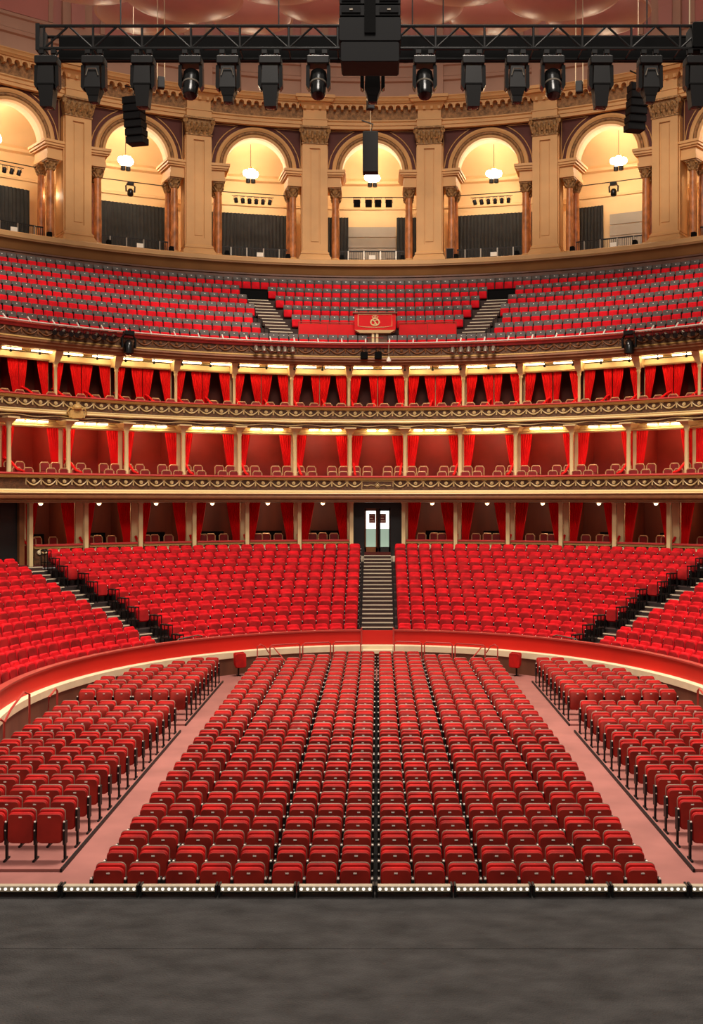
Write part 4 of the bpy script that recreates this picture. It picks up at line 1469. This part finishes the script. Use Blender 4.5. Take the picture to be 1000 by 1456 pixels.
le = thing('lectern', 'crested red-draped lectern box in the middle of the circle', 'lectern', (-0.12, yl - 0.55, CZ(0) + 0.40))
O('drape', MB().rslab(2.0, 0.62, 1.42, -0.12, 0.5, 0.03, 0.01, 1).mesh('drape', 'royal_red'), le)
O('desk_top', MB().box(-1.08, 1.08, -0.2, 0.55, 1.42, 1.48).mesh('desk_top', 'wood'), le)
mb = MB()
mb.tube([(-0.82, -0.135, 1.36), (0.82, -0.135, 1.36), (0.82, -0.135, 0.80), (0.45, -0.135, 0.755), (0, -0.135, 0.74), (-0.45, -0.135, 0.755), (-0.82, -0.135, 0.80), (-0.82, -0.135, 1.36)], 0.016, 4)
O('gold_border', mb.mesh('gold_border', 'gold_lt'), le)
mb = MB()
ringp = [(0.22 * cos(a), -0.14, 0.99 + 0.17 * sin(a)) for a in [2 * pi * i / 20 for i in range(21)]]
mb.tube(ringp, 0.024, 5)
for cx in (-0.09, 0.09):
    mb.tube([(cx + 0.10 * cos(a), -0.15, 0.98 + 0.12 * sin(a)) for a in [2 * pi * i / 14 for i in range(15)]], 0.02, 5)
mb.tube([(-0.10, -0.15, 1.09), (0.02, -0.15, 0.98), (0.10, -0.15, 0.86)], 0.02, 5)
mb.tube([(-0.12, -0.15, 1.19), (0.12, -0.15, 1.19)], 0.022, 5)
for sx in (-1, 1):
    mb.tube([(sx * 0.12, -0.15, 1.19), (sx * 0.15, -0.15, 1.26), (sx * 0.07, -0.15, 1.30), (0, -0.15, 1.27)], 0.018, 5)
mb.tube([(0, -0.15, 1.19), (0, -0.15, 1.33)], 0.02, 5)
O('crown_monogram', mb.mesh('crown_monogram', 'gold_lt', True), le)
O('underside', MB().frus(0, 0.2, 0.48, 0.62, 0.72, 0.3, 0.98, 0.34).mesh('underside', 'cream'), le)
O('pedestal', MB().box(-0.16, -0.04, -0.02, 0.16, -0.4, 0.5).box(0.04, 0.16, -0.02, 0.16, -0.4, 0.5).mesh('pedestal', 'gold_lt'), le)
O('back_board', MB().box(-0.6, 0.6, 0.22, 0.28, -0.4, 0.5).mesh('back_board', 'wood'), le)
O('top_rail', MB().tube([(-0.95, 0.1, 1.48), (-0.95, 0.1, 1.66), (0.95, 0.1, 1.66), (0.95, 0.1, 1.48)], 0.02, 5).mesh('top_rail', 'plate', True), le)
mb = MB()
O('foot_rail', MB().tube([(-0.4, -0.25, 0.22), (0.4, -0.25, 0.22)], 0.02, 5).mesh('foot_rail', 'rail_pink', True), le)

# ================================================================ GALLERY FITTINGS
def drape_mesh(wd, h, folds, seed):
    nu, nv = folds * 4, 4
    vs, fs = [], []
    for j in range(nv + 1):
        v = j / nv
        for i in range(nu + 1):
            u = i / nu
            vs.append(((u - 0.5) * wd, 0.06 * sin(u * folds * 2 * pi + seed) * (0.7 + 0.3 * v), h * (1 - v)))
    for j in range(nv):
        for i in range(nu):
            a = j * (nu + 1) + i
            fs.append((a, a + 1, a + nu + 2, a + nu + 1))
    return MB().add(vs, fs).mesh('drape_cloth', 'drape', True)


def at_bay(t, lx, dw):
    """point lx along the bay and dw behind the arch wall"""
    x, y, r = bay_frame(t)
    return (*loc_at(x, y, r, lx, dw), r)


me_top = MB().box(-1.75, 1.75, -0.03, 0.03, 0.74, 0.80).mesh('top_rail', 'black')
mb = MB()
for i in range(36):
    xx = -1.72 + 3.44 * i / 35
    mb.box(xx - 0.012, xx + 0.012, -0.012, 0.012, 0.04, 0.76)
mb.box(-1.75, 1.75, -0.015, 0.015, 0.05, 0.08)
me_bal = mb.mesh('balusters', 'black')
me_up = MB().box(-0.03, 0.03, -0.03, 0.03, 0.0, 0.78).mesh('rail_upright', 'silver')
me_card = MB().box(-0.17, 0.17, -0.01, 0.01, 0.02, 0.24).mesh('notice_card', 'paper')
floodcan = MB().rslab(0.22, 0.0, 0.3, -0.1, 0.14, 0.03, 0.01, 2).mesh('lamp_housing', 'black_matt')
floodyoke = MB().box(-0.14, -0.12, -0.02, 0.04, -0.02, 0.2).box(0.12, 0.14, -0.02, 0.04, -0.02, 0.2).mesh('lamp_yoke', 'black_matt')

spot_body = MB().lathe([(0.07, -0.30), (0.11, -0.28), (0.10, -0.06), (0.06, 0.0)], 10, T=Matrix.Rotation(0.35, 4, 'X')).mesh('spot_can', 'black_gloss', True)
spot_yoke = MB().tube([(-0.12, 0, -0.14), (-0.12, 0, 0.06), (0.12, 0, 0.06), (0.12, 0, -0.14)], 0.014, 4).mesh('spot_yoke', 'black')
spot_lens = MB().lathe([(0.068, -0.302), (0.068, -0.306)], 10, T=Matrix.Rotation(0.35, 4, 'X')).mesh('spot_lens', 'chrome')
SPOT = [('spot_can', spot_body, None, [('spot_lens', spot_lens)]), ('spot_yoke', spot_yoke)]
sq_can = MB().rslab(0.36, -0.38, 0.0, -0.12, 0.14, 0.02, 0.01, 1).mesh('lamp_housing', 'black_matt')
sq_yoke = MB().tube([(-0.2, 0, -0.18), (-0.2, 0, 0.1), (0.2, 0, 0.1), (0.2, 0, -0.18)], 0.014, 4).mesh('lamp_yoke', 'black')
SQ = [('lamp_housing', sq_can), ('lamp_yoke', sq_yoke)]

globe_m = MB().lathe([(0.02, -0.19), (0.14, -0.13), (0.19, 0.0), (0.14, 0.13), (0.02, 0.19)], 12).mesh('globe', 'globe', True)
lamp_crown = MB().lathe([(0.03, 0.42), (0.06, 0.36), (0.10, 0.30), (0.14, 0.28), (0.05, 0.24), (0.03, 0.0), (0.03, -0.2), (0.06, -0.25)], 10).mesh('lamp_stem', 'gold', True)
cord_m = MB().tube([(0, 0, 0.4), (0, 0, 1.65)], 0.014, 5).mesh('lamp_cord', 'cord')
can2 = MB().lathe([(0.05, -0.52), (0.13, -0.50), (0.13, -0.28), (0.05, -0.2)], 10).mesh('under_lamp', 'black_gloss', True)
LAMP = [('lamp_stem', lamp_crown), ('lamp_cord', cord_m)] + [('globe', globe_m, (0.27 * cos(a), 0.27 * sin(a), 0.02)) for a in (0.3, 0.3 + pi / 2, 0.3 + pi, 0.3 + 3 * pi / 2)] + \
       [('under_lamp', can2, (-0.14, 0, 0.0)), ('under_lamp', can2, (0.14, 0, 0.0))]
mh_small = [('lamp_base', MB().rslab(0.34, -0.14, 0.0, -0.12, 0.12, 0.03, 0.01, 2).mesh('lamp_base', 'black')),
            ('yoke', MB().tube([(-0.22, 0, -0.5), (-0.24, 0, -0.2), (-0.14, 0, -0.1), (0.14, 0, -0.1), (0.24, 0, -0.2), (0.22, 0, -0.5)], 0.045, 6).mesh('yoke', 'black', True)),
            ('head', MB().lathe([(0.10, -0.72), (0.16, -0.66), (0.17, -0.45), (0.10, -0.34)], 12).mesh('head', 'black_gloss', True))]

for k, t in BAYS:
    bn = BNAME[k]
    # pendant lamp
    x, y, r = at_bay(t, 0.0, 2.3)
    z = 24.35
    place('pendant_lamp', LAMP, 'bright pendant lamp hanging in the %s gallery arch' % bn, 'lamp', (x, y, z), r, 'gallery pendant lamps')
    l = bpy.data.lights.new('gallery_lamp_light', 'POINT')
    l.energy = 130
    l.color = (1.0, 0.84, 0.64)
    l.shadow_soft_size = 0.46
    lo = bpy.data.objects.new('gallery_lamp_light', l)
    lo.location = (x, y, z - 0.02)
    COL.objects.link(lo)
    # railing with white uprights, notice card, floor lamps
    x, y, r = at_bay(t, 0.0, 0.35)
    e = thing('gallery_railing', 'black railing across the %s gallery bay' % bn, 'railing', (x, y, 19.03), r, 'gallery railings')
    O('top_rail', me_top, e)
    b = O('balusters', me_bal, e)
    b['kind'] = 'stuff'
    for lx in (-1.3, -0.45, 0.45, 1.3):
        O('rail_upright', me_up, e, (lx, -0.01, 0))
    x, y, r = at_bay(t, 0.25 if k else 0.0, 0.295)
    tag(O('notice_card', me_card, None, (x, y, 19.34), r), 'small white card fixed to the railing of the %s gallery bay' % bn, 'card', 'white cards on the gallery railings')
    for s in (-1, 1):
        x, y, r = at_bay(t, s * 1.62, -0.72)
        place('floor_lamp', [('lamp_housing', floodcan), ('lamp_yoke', floodyoke)], 'small black flood lamp on the ledge at the %s of the %s bay' % (SIDE[s], bn), 'lamp', (x, y, 19.05), r, 'flood lamps on the gallery ledge')
    # curtain wall at the back
    x, y, r = at_bay(t, 0.0, 4.45)
    if k in (0, 2):
        e = thing('roller_shutter', 'grey boarded shutter at the back of the %s gallery bay' % bn, 'shutter', (x, y, 19.03), r)
        for q in range(5):
            O('board', MB().box(-1.35 - (0.4 if k == 0 else -0.3), 1.35 if k == 0 else 1.15, -0.03, 0.03, 0.02 + q * 0.62, 0.60 + q * 0.62).mesh('board', 'screen'), e)
        if k == 0:
            O('shutter_frame', MB().box(-0.75, -0.68, -0.07, -0.03, 0.0, 1.2).box(0.68, 0.75, -0.07, -0.03, 0.0, 1.2).box(-0.75, 0.75, -0.07, -0.03, 1.2, 1.3).mesh('shutter_frame', 'screen'), e)
        for s in (-1, 1):
            wd = 1.5
            lx = s * (2.15) + (0.0 if k == 0 else 0.0)
            cx, cy, r = at_bay(t, lx, 4.35)
            o = O('black_drape', drape_mesh(wd, 3.6, 8, k + s), None, (cx, cy, 19.05), r)
            tag(o, 'black drape at the %s of the grey shutter in the %s gallery bay' % (SIDE[s], bn), 'drape', 'black gallery drapes')
    else:
        o = O('black_drape', drape_mesh(5.4, 3.6, 26, k), None, (at_bay(t, 0, 4.3)[0], at_bay(t, 0, 4.3)[1], 19.05), r)
        tag(o, 'wide black drape across the back of the %s gallery bay' % bn, 'drape', 'black gallery drapes')
    # pilasters on the back wall between bays
    for s in (-1,):
        cx, cy, rr = at_bay(t + s * STEP / 2, 0, 4.45)
        e = thing('back_pilaster', 'slim cream pilaster on the gallery back wall left of the %s bay' % bn, 'pilaster', (cx, cy, 19.03), rr, 'gallery back pilasters')
        O('shaft', MB().box(-0.32, 0.32, -0.12, 0.1, 0.0, 3.5).box(-0.18, 0.18, -0.17, -0.12, 0.3, 3.3).mesh('shaft', 'cove'), e)
        O('capital', MB().frus(0, 0, 3.5, 3.85, 0.34, 0.16, 0.46, 0.26).box(-0.5, 0.5, -0.3, 0.1, 3.85, 4.1).mesh('capital', 'stone'), e)
    # lighting bar
    x0, y0_, r = at_bay(t, 0.0, 1.3)
    tag(O('lighting_bar', MB().tube([(-1.85, 0, 0), (1.85, 0, 0)], 0.025, 6).mesh('lighting_bar', 'black', True), None, (x0, y0_, 23.0), r), 'thin dark lighting bar across the %s gallery bay' % bn, 'bar', 'gallery lighting bars')
    if k in (-1, 1, -3):
        for q in range(6):
            cx, cy, rr = at_bay(t, -0.95 + 0.38 * q, 1.3)
            place('spotlight', SPOT, 'small spotlight in the %s gallery bay, %s from the left' % (bn, nth(q + 1)), 'spotlight', (cx, cy, 22.735), rr + (-0.6 + 0.2 * q), 'gallery spotlights')
        tag(O('spot_batten', MB().tube([(-1.15, 0, 0), (1.15, 0, 0)], 0.02, 5).mesh('spot_batten', 'black'), None, (x0, y0_, 22.83), r), 'short dark batten carrying six spotlights in the %s gallery bay' % bn, 'batten')
    elif k == 0:
        for q in range(4):
            cx, cy, rr = at_bay(t, (-0.85, -0.2, 0.32, 0.92)[q], 1.3)
            place('square_flood', SQ, 'square black flood hanging in the centre gallery bay, %s from the left' % nth(q + 1), 'flood light', (cx, cy, 22.86), rr, 'centre bay flood lights')
    else:
        cx, cy, rr = at_bay(t, 0.0, 1.3)
        place('gallery_moving_head', mh_small, 'single black moving light under the bar of the %s gallery bay' % bn, 'stage light', (cx, cy, 22.96), rr, 'gallery moving lights')

# a loose lamp between two left columns
x, y, r = at_bay(-2.5 * STEP, -0.95, 0.9)
e = thing('bare_bulb', 'single bright bulb on a stand between the two leftmost columns', 'lamp', (x, y, 19.03), r)
O('stand', MB().tube([(0, 0, 0), (0, 0, 2.5)], 0.02, 5).mesh('stand', 'cord'), e)
O('bulb', MB().lathe([(0.02, 2.5), (0.08, 2.55), (0.09, 2.62), (0.05, 2.70), (0.01, 2.72)], 10).mesh('bulb', 'globe', True), e)
# grey speaker box on the ledge right of centre
x, y, r = at_bay(0.5 * STEP, 1.12, -0.62)
e = thing('ledge_speaker', 'brown box speaker standing on the ledge right of the centre bay', 'speaker', (x, y, 19.04), r)
O('cabinet', MB().rslab(0.42, 0.0, 0.62, -0.2, 0.2, 0.02, 0.01, 1).mesh('cabinet', 'wood'), e)
O('grille', MB().rslab(0.36, 0.04, 0.58, -0.215, -0.195, 0.02, 0.005, 1).mesh('grille', 'grille'), e)

# ================================================================ LIGHTS ON THE CIRCLE FRONT
def front_xy(u, w=10.95, z=13.2):
    t = 0.0
    lo, hi = -1.2, 1.2
    for _ in range(50):
        mid = (lo + hi) / 2
        x, y = E(w, mid)
        if proj(x, y, z)[0] < u:
            lo = mid
        else:
            hi = mid
    return (*E(w, lo), rot(w, lo))


sil = [('spot_can', MB().lathe([(0.06, -0.34), (0.10, -0.32), (0.11, -0.12), (0.06, 0.0)], 10, T=Matrix.Rotation(-0.5, 4, 'X')).mesh('spot_can', 'silver', True)),
       ('spot_yoke', MB().tube([(-0.13, 0, -0.14), (-0.13, 0, 0.12), (0.13, 0, 0.12), (0.13, 0, -0.14)], 0.016, 4).mesh('spot_yoke', 'black'))]
for s, us in ((-1, (364, 375, 386, 396, 405, 416)), (1, (644, 656, 667, 681, 691, 702))):
    for i, u in enumerate(us):
        x, y, r = front_xy(u)
        place('front_spotlight', sil, 'silver spotlight clamped to the top balcony front, %s of the six %s of centre' % (nth(i + 1), SIDE[s]), 'spotlight', (x, y, 13.42), r, 'silver balcony spotlights')
bigm = [('lamp_base', MB().rslab(0.44, 0.06, 0.24, -0.15, 0.15, 0.03, 0.01, 2).mesh('lamp_base', 'black_gloss')),
        ('yoke', MB().tube([(-0.30, 0, -0.5), (-0.32, 0, -0.1), (-0.2, 0, 0.08), (0.2, 0, 0.08), (0.32, 0, -0.1), (0.30, 0, -0.5)], 0.06, 6).mesh('yoke', 'black_gloss', True)),
        ('head', MB().lathe([(0.14, -0.82), (0.22, -0.76), (0.24, -0.45), (0.18, -0.25), (0.08, -0.15)], 12).mesh('head', 'black_gloss', True), None,
         [('lens', MB().lathe([(0.13, -0.822), (0.12, -0.835), (0.01, -0.84)], 12).mesh('lens', 'chrome', True))])]
for u, nm in ((183, 'left'), (895, 'right')):
    x, y, r = front_xy(u, 10.8)
    place('front_moving_head', bigm, 'big black moving light on the top balcony front at the %s' % nm, 'stage light', (x, y, 13.45), r)
prof_can = MB().tube([(0, 0.25, 0.0), (0, 0.05, -0.04), (0, -0.15, -0.10), (0, -0.45, -0.18)], [0.10, 0.13, 0.09, 0.11], 8).mesh('spot_can', 'black_gloss', True)
prof_yoke = MB().tube([(-0.15, 0, -0.06), (-0.15, 0, 0.16), (0.15, 0, 0.16), (0.15, 0, -0.06)], 0.018, 4).mesh('spot_yoke', 'black')
PROF = [('spot_can', prof_can), ('spot_yoke', prof_yoke)]
for s, us in ((-1, (78, 90, 102, 112, 124, 137, 149, 161)), (1, (910, 922, 935, 947, 960, 972, 985, 996))):
    for i, u in enumerate(us):
        x, y, r = front_xy(u, 10.85)
        place('profile_spotlight', PROF, 'black profile spotlight on the top balcony front, %s from the left of the %s row' % (nth(i + 1), SIDE[s]), 'spotlight', (x, y, 13.42), r + s * 0.62 * (1 if i % 2 else 0.8), 'black balcony spotlights')
for u, nm in ((518, 'left'), (538, 'right')):
    x, y, r = front_xy(u, 10.85)
    place('box_flood', [('lamp_housing', MB().rslab(0.34, -0.45, -0.12, -0.14, 0.12, 0.02, 0.01, 1).mesh('lamp_housing', 'black_matt')), ('lamp_yoke', MB().tube([(-0.1, 0, -0.12), (-0.1, 0, 0.12), (0.1, 0, 0.12), (0.1, 0, -0.12)], 0.02, 4).mesh('lamp_yoke', 'black'))],
          'square black flood below the lectern, %s of the pair' % nm, 'flood light', (x, y, 13.35), r)
x, y, r = front_xy(553, 10.9)
e = thing('hanging_bulb', 'white bulb hanging in front of the top balcony right of centre', 'lamp', (x, y, 13.0), r)
O('cord', MB().tube([(0, 0, 0.0), (0, 0, 0.6)], 0.012, 4).mesh('cord', 'cord_lt'), e)
O('bulb', MB().lathe([(0.03, -0.26), (0.10, -0.22), (0.11, -0.14), (0.05, -0.02), (0.03, 0.02)], 12).mesh('bulb', 'paper', True), e)

# ================================================================ STAGE FRONT LIGHT BARS
yb = 15.0
for i in range(-5, 5):
    cx = 0.035 + (i + 0.5) * 1.045 - 0.07
    e = thing('stage_light_bar', 'low light bar with round white lenses on the stage edge, %s from the left' % nth(i + 6), 'light bar', (cx, yb, STZ), 0, 'light bars along the stage edge')
    O('housing', MB().rslab(0.995, 0.07, 0.15, -0.05, 0.05, 0.012, 0.006, 1).mesh('housing', 'led_bar'), e)
    lens = MB().lathe([(0.020, 0.0), (0.020, 0.008), (0.012, 0.014), (0.003, 0.016)], 10, T=Matrix.Rotation(pi / 2, 4, 'X')).mesh('lens', 'led', True)
    for q in range(12):
        O('lens', lens, e, (-0.455 + q * 0.0827, -0.05, 0.11))
    for s in (-1, 1):
        O('foot', MB().box(s * 0.50 - 0.014, s * 0.50 + 0.014, -0.06, 0.10, 0.0, 0.16).mesh('foot', 'black'), e)
    O('back_tray', MB().box(-0.49, 0.49, 0.05, 0.12, 0.02, 0.07).mesh('back_tray', 'black'), e)

# ================================================================ LIGHTING TRUSS
ty, tz1, th, td = 22.0, 6.22 + 675 * 22 / 1600.0, 0.44, 0.52
tx0, tx1 = -6.62, 6.95
tr = thing('lighting_truss', 'long black box truss hanging across the top of the picture', 'truss', (0, ty, tz1))
for nm, yy, zz in (('top_chord', 0, 0), ('top_chord', td, 0), ('bottom_chord', 0, -th), ('bottom_chord', td, -th)):
    O(nm, MB().tube([(tx0, yy, zz), (tx1, yy, zz)], 0.034, 8).mesh(nm, 'black_gloss', True), tr)
L = 0.957
for yy in (0, td):
    i = 0
    x = tx0 + 0.1
    while x < tx1 - 0.2:
        O('upright', MB().tube([(x, yy, 0), (x, yy, -th)], 0.024, 6).mesh('upright', 'black', True), tr)
        for (a, b) in ((x, x + L / 2), (x + L, x + L / 2)):
            if a < tx1 and b < tx1:
                O('brace', MB().tube([(a, yy, -th), (b, yy, 0)], 0.021, 6).mesh('brace', 'black', True), tr)
        x += L
for j in range(15):
    x = tx0 + 0.1 + j * L
    if x < tx1:
        O('cross_bar', MB().tube([(x, 0, -th), (x, td, -th)], 0.015, 5).mesh('cross_bar', 'black', True), tr)
O('cable_tray', MB().box(tx0 + 0.25, tx1, td - 0.03, td + 0.12, -th - 0.03, -0.03).mesh('cable_tray', 'black_matt'), tr)
O('end_plate', MB().box(tx0 - 0.06, tx0 + 0.02, -0.04, td + 0.04, -th - 0.04, 0.04).mesh('end_plate', 'black'), tr)
O('motor_box', MB().rslab(0.42, -0.45, 0.05, -0.1, 0.4, 0.03, 0.01, 1).mesh('motor_box', 'black_matt'), tr, (6.35, 0, 0))
# suspension cables
for i, u in enumerate((170, 396, 587, 631, 922, 983)):
    x = (u - PX) * ty / F
    mb = MB().tube([(x, ty + 0.1, tz1), (x, ty + 0.1, tz1 + 6)], 0.014, 5)
    tag(O('truss_cable', mb.mesh('truss_cable', 'cord' if u < 950 else 'cord_lt', True)), 'thin cable holding the lighting truss, %s from the left' % nth(i + 1), 'cable', 'truss cables')

# moving heads
def head_parts(kind):
    base = MB().rslab(0.44, -0.16, 0.0, -0.17, 0.17, 0.03, 0.015, 2).mesh('lamp_base', 'black')
    clamp = MB().tube([(0, 0.0, 0.002), (0, 0.0, 0.10)], 0.03, 6).box(-0.05, 0.05, -0.05, 0.05, 0.08, 0.15).mesh('clamp', 'black')
    arms = []
    for s in (-1, 1):
        pts = [(s * 0.16, -0.14), (s * 0.235, -0.18), (s * 0.24, -0.56 if kind != 'taper' else -0.60), (s * 0.19, -0.64), (s * 0.165, -0.60), (s * 0.17, -0.26)]
        if s < 0:
            pts = pts[::-1]
        arms.append(MB().prism(pts, -0.10, 0.10).mesh('yoke_arm', 'black_gloss'))
    if kind == 'tube':          # lens barrel tilted to the stage
        T = Matrix.Translation((0, 0, -0.42)) @ Matrix.Rotation(radians(-22), 4, 'X')
        head = MB().lathe([(0.10, 0.20), (0.16, 0.14), (0.17, -0.02), (0.15, -0.20), (0.155, -0.34), (0.13, -0.40)], 14, T=T).mesh('head', 'black_gloss', True)
        lens = MB().lathe([(0.128, -0.405), (0.09, -0.42), (0.01, -0.425)], 14, T=T).mesh('lens', 'black_gloss', True)
        ring_ = MB().lathe([(0.165, -0.10), (0.175, -0.12), (0.165, -0.14)], 14, T=T).mesh('focus_ring', 'silver', True)
    elif kind == 'long':
        mb = MB()
        mb.frus(0, 0, -0.55, -0.20, 0.165, 0.17, 0.15, 0.15)
        mb.frus(0, 0, -0.98, -0.55, 0.115, 0.12, 0.155, 0.16)
        head = mb.mesh('head', 'black')
        lens = MB().lathe([(0.10, -0.981), (0.08, -0.99), (0.01, -0.995)], 12).mesh('lens', 'black_gloss', True)
        ring_ = MB().box(-0.17, 0.17, -0.175, 0.175, -0.56, -0.54).mesh('focus_ring', 'black_gloss')
    else:
        mb = MB()
        mb.frus(0, 0, -0.62, -0.20, 0.155, 0.17, 0.13, 0.14)
        mb.frus(0, 0, -0.76, -0.62, 0.11, 0.12, 0.155, 0.16)
        mb.frus(0, 0, -0.88, -0.76, 0.085, 0.09, 0.105, 0.11)
        head = mb.mesh('head', 'black')
        lens = MB().lathe([(0.08, -0.881), (0.06, -0.89), (0.01, -0.895)], 12).mesh('lens', 'black_gloss', True)
        ring_ = MB().tube([(-0.12, -0.175, -0.40), (-0.08, -0.18, -0.27), (0.08, -0.18, -0.27), (0.12, -0.175, -0.40)], 0.012, 5).mesh('handle', 'silver', True)
    return [('lamp_base', base), ('clamp', clamp, (-0.12, 0, 0)), ('clamp', clamp, (0.12, 0, 0)), ('yoke_arm', arms[0]), ('yoke_arm', arms[1]),
            ('head', head, None, [('lens', lens), ('focus_ring' if kind != 'taper' else 'handle', ring_)])]


HEADS = {k: head_parts(k) for k in ('tube', 'long', 'taper')}
WORD = {'tube': 'round-barrelled', 'long': 'long square-bodied', 'taper': 'short tapered'}
hx = [(68, 'long'), (134, 'taper'), (204, 'long'), (272, 'tube'), (325, 'taper'), (385, 'long'), (453, 'tube'), (530, 'taper'), (604, 'tube'), (673, 'long'), (735, 'taper'), (786, 'tube'), (854, 'long'), (924, 'taper'), (990, 'long')]
for i, (u, kd) in enumerate(hx):
    yy = ty
    x = (u - PX) * yy / F
    place('moving_head_light', HEADS[kd], '%s black moving light under the truss, %s from the left' % (WORD[kd], nth(i + 1)), 'stage light', (x, yy, tz1 - th - 0.037 - 0.15), 0.0, 'moving lights on the truss')

# ================================================================ SPEAKERS
yc = 20.6
cl = thing('speaker_cluster', 'large black loudspeaker cluster hanging in front of the middle of the truss', 'loudspeaker', ((526.5 - PX) * yc / F, yc, CAMZ + 614 * yc / F))
hwc = 43.5 * yc / F
O('sub_cabinet', MB().rslab(2 * hwc - 0.06, 0.0, 0.36, -0.35, 0.35, 0.03, 0.01, 1).mesh('sub_cabinet', 'speaker'), cl)
O('sub_cabinet', MB().rslab(2 * hwc, 0.37, 0.80, -0.36, 0.36, 0.03, 0.01, 1).mesh('sub_cabinet', 'speaker'), cl)
for q in range(5):
    z0 = 0.82 + q * 0.21
    c = O('array_cabinet', MB().rslab(2 * hwc - 0.02, z0, z0 + 0.195, -0.36 - 0.01 * q, 0.3, 0.015, 0.008, 1).mesh('array_cabinet', 'speaker'), cl)
    for s in (-1, 1):
        O('horn', MB().frus(s * 0.34, -0.37 - 0.01 * q, z0 + 0.05, z0 + 0.15, 0.17, 0.02, 0.17, 0.03).mesh('horn', 'grille'), c)
        O('badge', MB().box(s * 0.34 - 0.03, s * 0.34 + 0.03, -0.41 - 0.01 * q, -0.395 - 0.01 * q, z0 + 0.085, z0 + 0.11).mesh('badge', 'silver'), c)
O('rigging_bar', MB().box(-0.10, 0.10, -0.40, -0.36, 0.5, 1.9).mesh('rigging_bar', 'black_matt'), cl)


def line_array(u0, u1, v0, v1, d, nbox, lab, rz=0.0, splay=0.0):
    ucx = (u0 + u1) / 2
    wd = (u1 - u0) * d / F
    zt = CAMZ + (PY - v0) * d / F
    zb = CAMZ + (PY - v1) * d / F
    e = thing('line_array_speaker', lab, 'loudspeaker', ((ucx - PX) * d / F, d, zb), rz)
    h = (zt - zb) / nbox
    for q in range(nbox):
        yy = -splay * (nbox - q) ** 1.6 * 0.02
        c = O('array_cabinet', MB().rslab(wd, q * h + 0.008, (q + 1) * h - 0.008, -0.25, 0.25, 0.02, 0.01, 1).mesh('array_cabinet', 'speaker'), e, (0, -yy, 0))
        O('grille', MB().rslab(wd * 0.9, q * h + 0.03, (q + 1) * h - 0.03, -0.262, -0.245, 0.015, 0.004, 1).mesh('grille', 'grille'), c)
    O('rigging_frame', MB().box(-wd / 2 + 0.04, wd / 2 - 0.04, -0.04, 0.04, h * nbox, h * nbox + 0.07).tube([(0, 0, h * nbox), (0.1, 0, h * nbox + 0.35), (-0.35, 0, h * nbox + 0.5)], 0.03, 5).mesh('rigging_frame', 'black'), e)
    O('hanging_wire', MB().tube([(0, 0, h * nbox), (0, 0, h * nbox + (v0 + 4) * d / F)], 0.012, 4).mesh('hanging_wire', 'cord_lt'), e)
    return e


line_array(176, 203, 139, 202, 43, 6, 'black six-box line array hanging before the second gallery arch from left', -0.25, 1)
line_array(516, 538, 189, 247, 45, 1, 'slim black column speaker hanging before the centre gallery arch')
line_array(895, 921, 120, 183, 43, 6, 'black six-box line array hanging before the second gallery arch from right', 0.2, 1)
for i, (u, v, lab) in enumerate(((229, 118, 'small black speaker on pale wires, left of the truss middle'), (824, 124, 'small black speaker on pale wires, right of the truss middle'), (527, 148, 'tiny black speaker hanging just below the centre moving light'))):
    d = 40.0
    x, z = (u - PX) * d / F, CAMZ + (PY - v) * d / F
    e = thing('hanging_speaker', lab, 'speaker', (x, d, z), 0.3 if i != 1 else -0.3)
    O('cabinet', MB().rslab(0.24, -0.2, 0.2, -0.12, 0.12, 0.02, 0.01, 1).mesh('cabinet', 'speaker'), e)
    O('grille', MB().rslab(0.2, -0.17, 0.17, -0.13, -0.115, 0.02, 0.004, 1).mesh('grille', 'grille'), e)
    for s in (-1, 1):
        O('wire', MB().tube([(s * 0.12, 0, 0.1), (s * 0.13, 0, 0.25), (s * 0.12, 0, (v + 4) * d / F)], 0.014, 4).mesh('wire', 'cord_lt'), e)

# ================================================================ CEILING DISCS
def disc_parts(R):
    dish = MB().lathe([(0.02, -0.42 * R / 2), (0.35 * R, -0.19 * R), (0.65 * R, -0.13 * R), (0.88 * R, -0.05 * R), (0.97 * R, 0.0)], 40).mesh('dish', 'disc', True)
    rim = MB().lathe([(0.95 * R, -0.02 * R), (0.99 * R, -0.01 * R), (1.0 * R, 0.03 * R), (0.98 * R, 0.06 * R), (0.3 * R, 0.13 * R)], 40).mesh('rim', 'disc_rim', True)
    return [('dish', dish), ('rim', rim)]


DISC = disc_parts(1.0)
for i, (u, v, wpx, d) in enumerate(((210, 20, 150, 46), (358, 24, 120, 47), (262, -4, 170, 41), (466, 4, 150, 41), (590, 10, 140, 44), (706, 22, 140, 47), (850, 22, 150, 46), (800, -6, 170, 41), (395, -30, 170, 36), (660, -28, 170, 37), (120, -30, 170, 37))):
    R = wpx / 2 * d / F
    x, z = (u - PX) * d / F, CAMZ + (PY - v) * d / F
    e = place('acoustic_disc', disc_parts(R), 'rose saucer-shaped acoustic disc under the dome, %s in the list from left' % nth(i + 1), 'acoustic disc', (x, d, z), 0.0, 'acoustic discs')
    e['_u'] = u
ds = sorted([o for o in bpy.data.objects if o.name.startswith('acoustic_disc')], key=lambda o: (o.location.x))
for i, o in enumerate(ds):
    del o['_u']
    o['label'] = 'rose saucer-shaped acoustic disc hanging above the truss, %s from the left' % nth(i + 1)
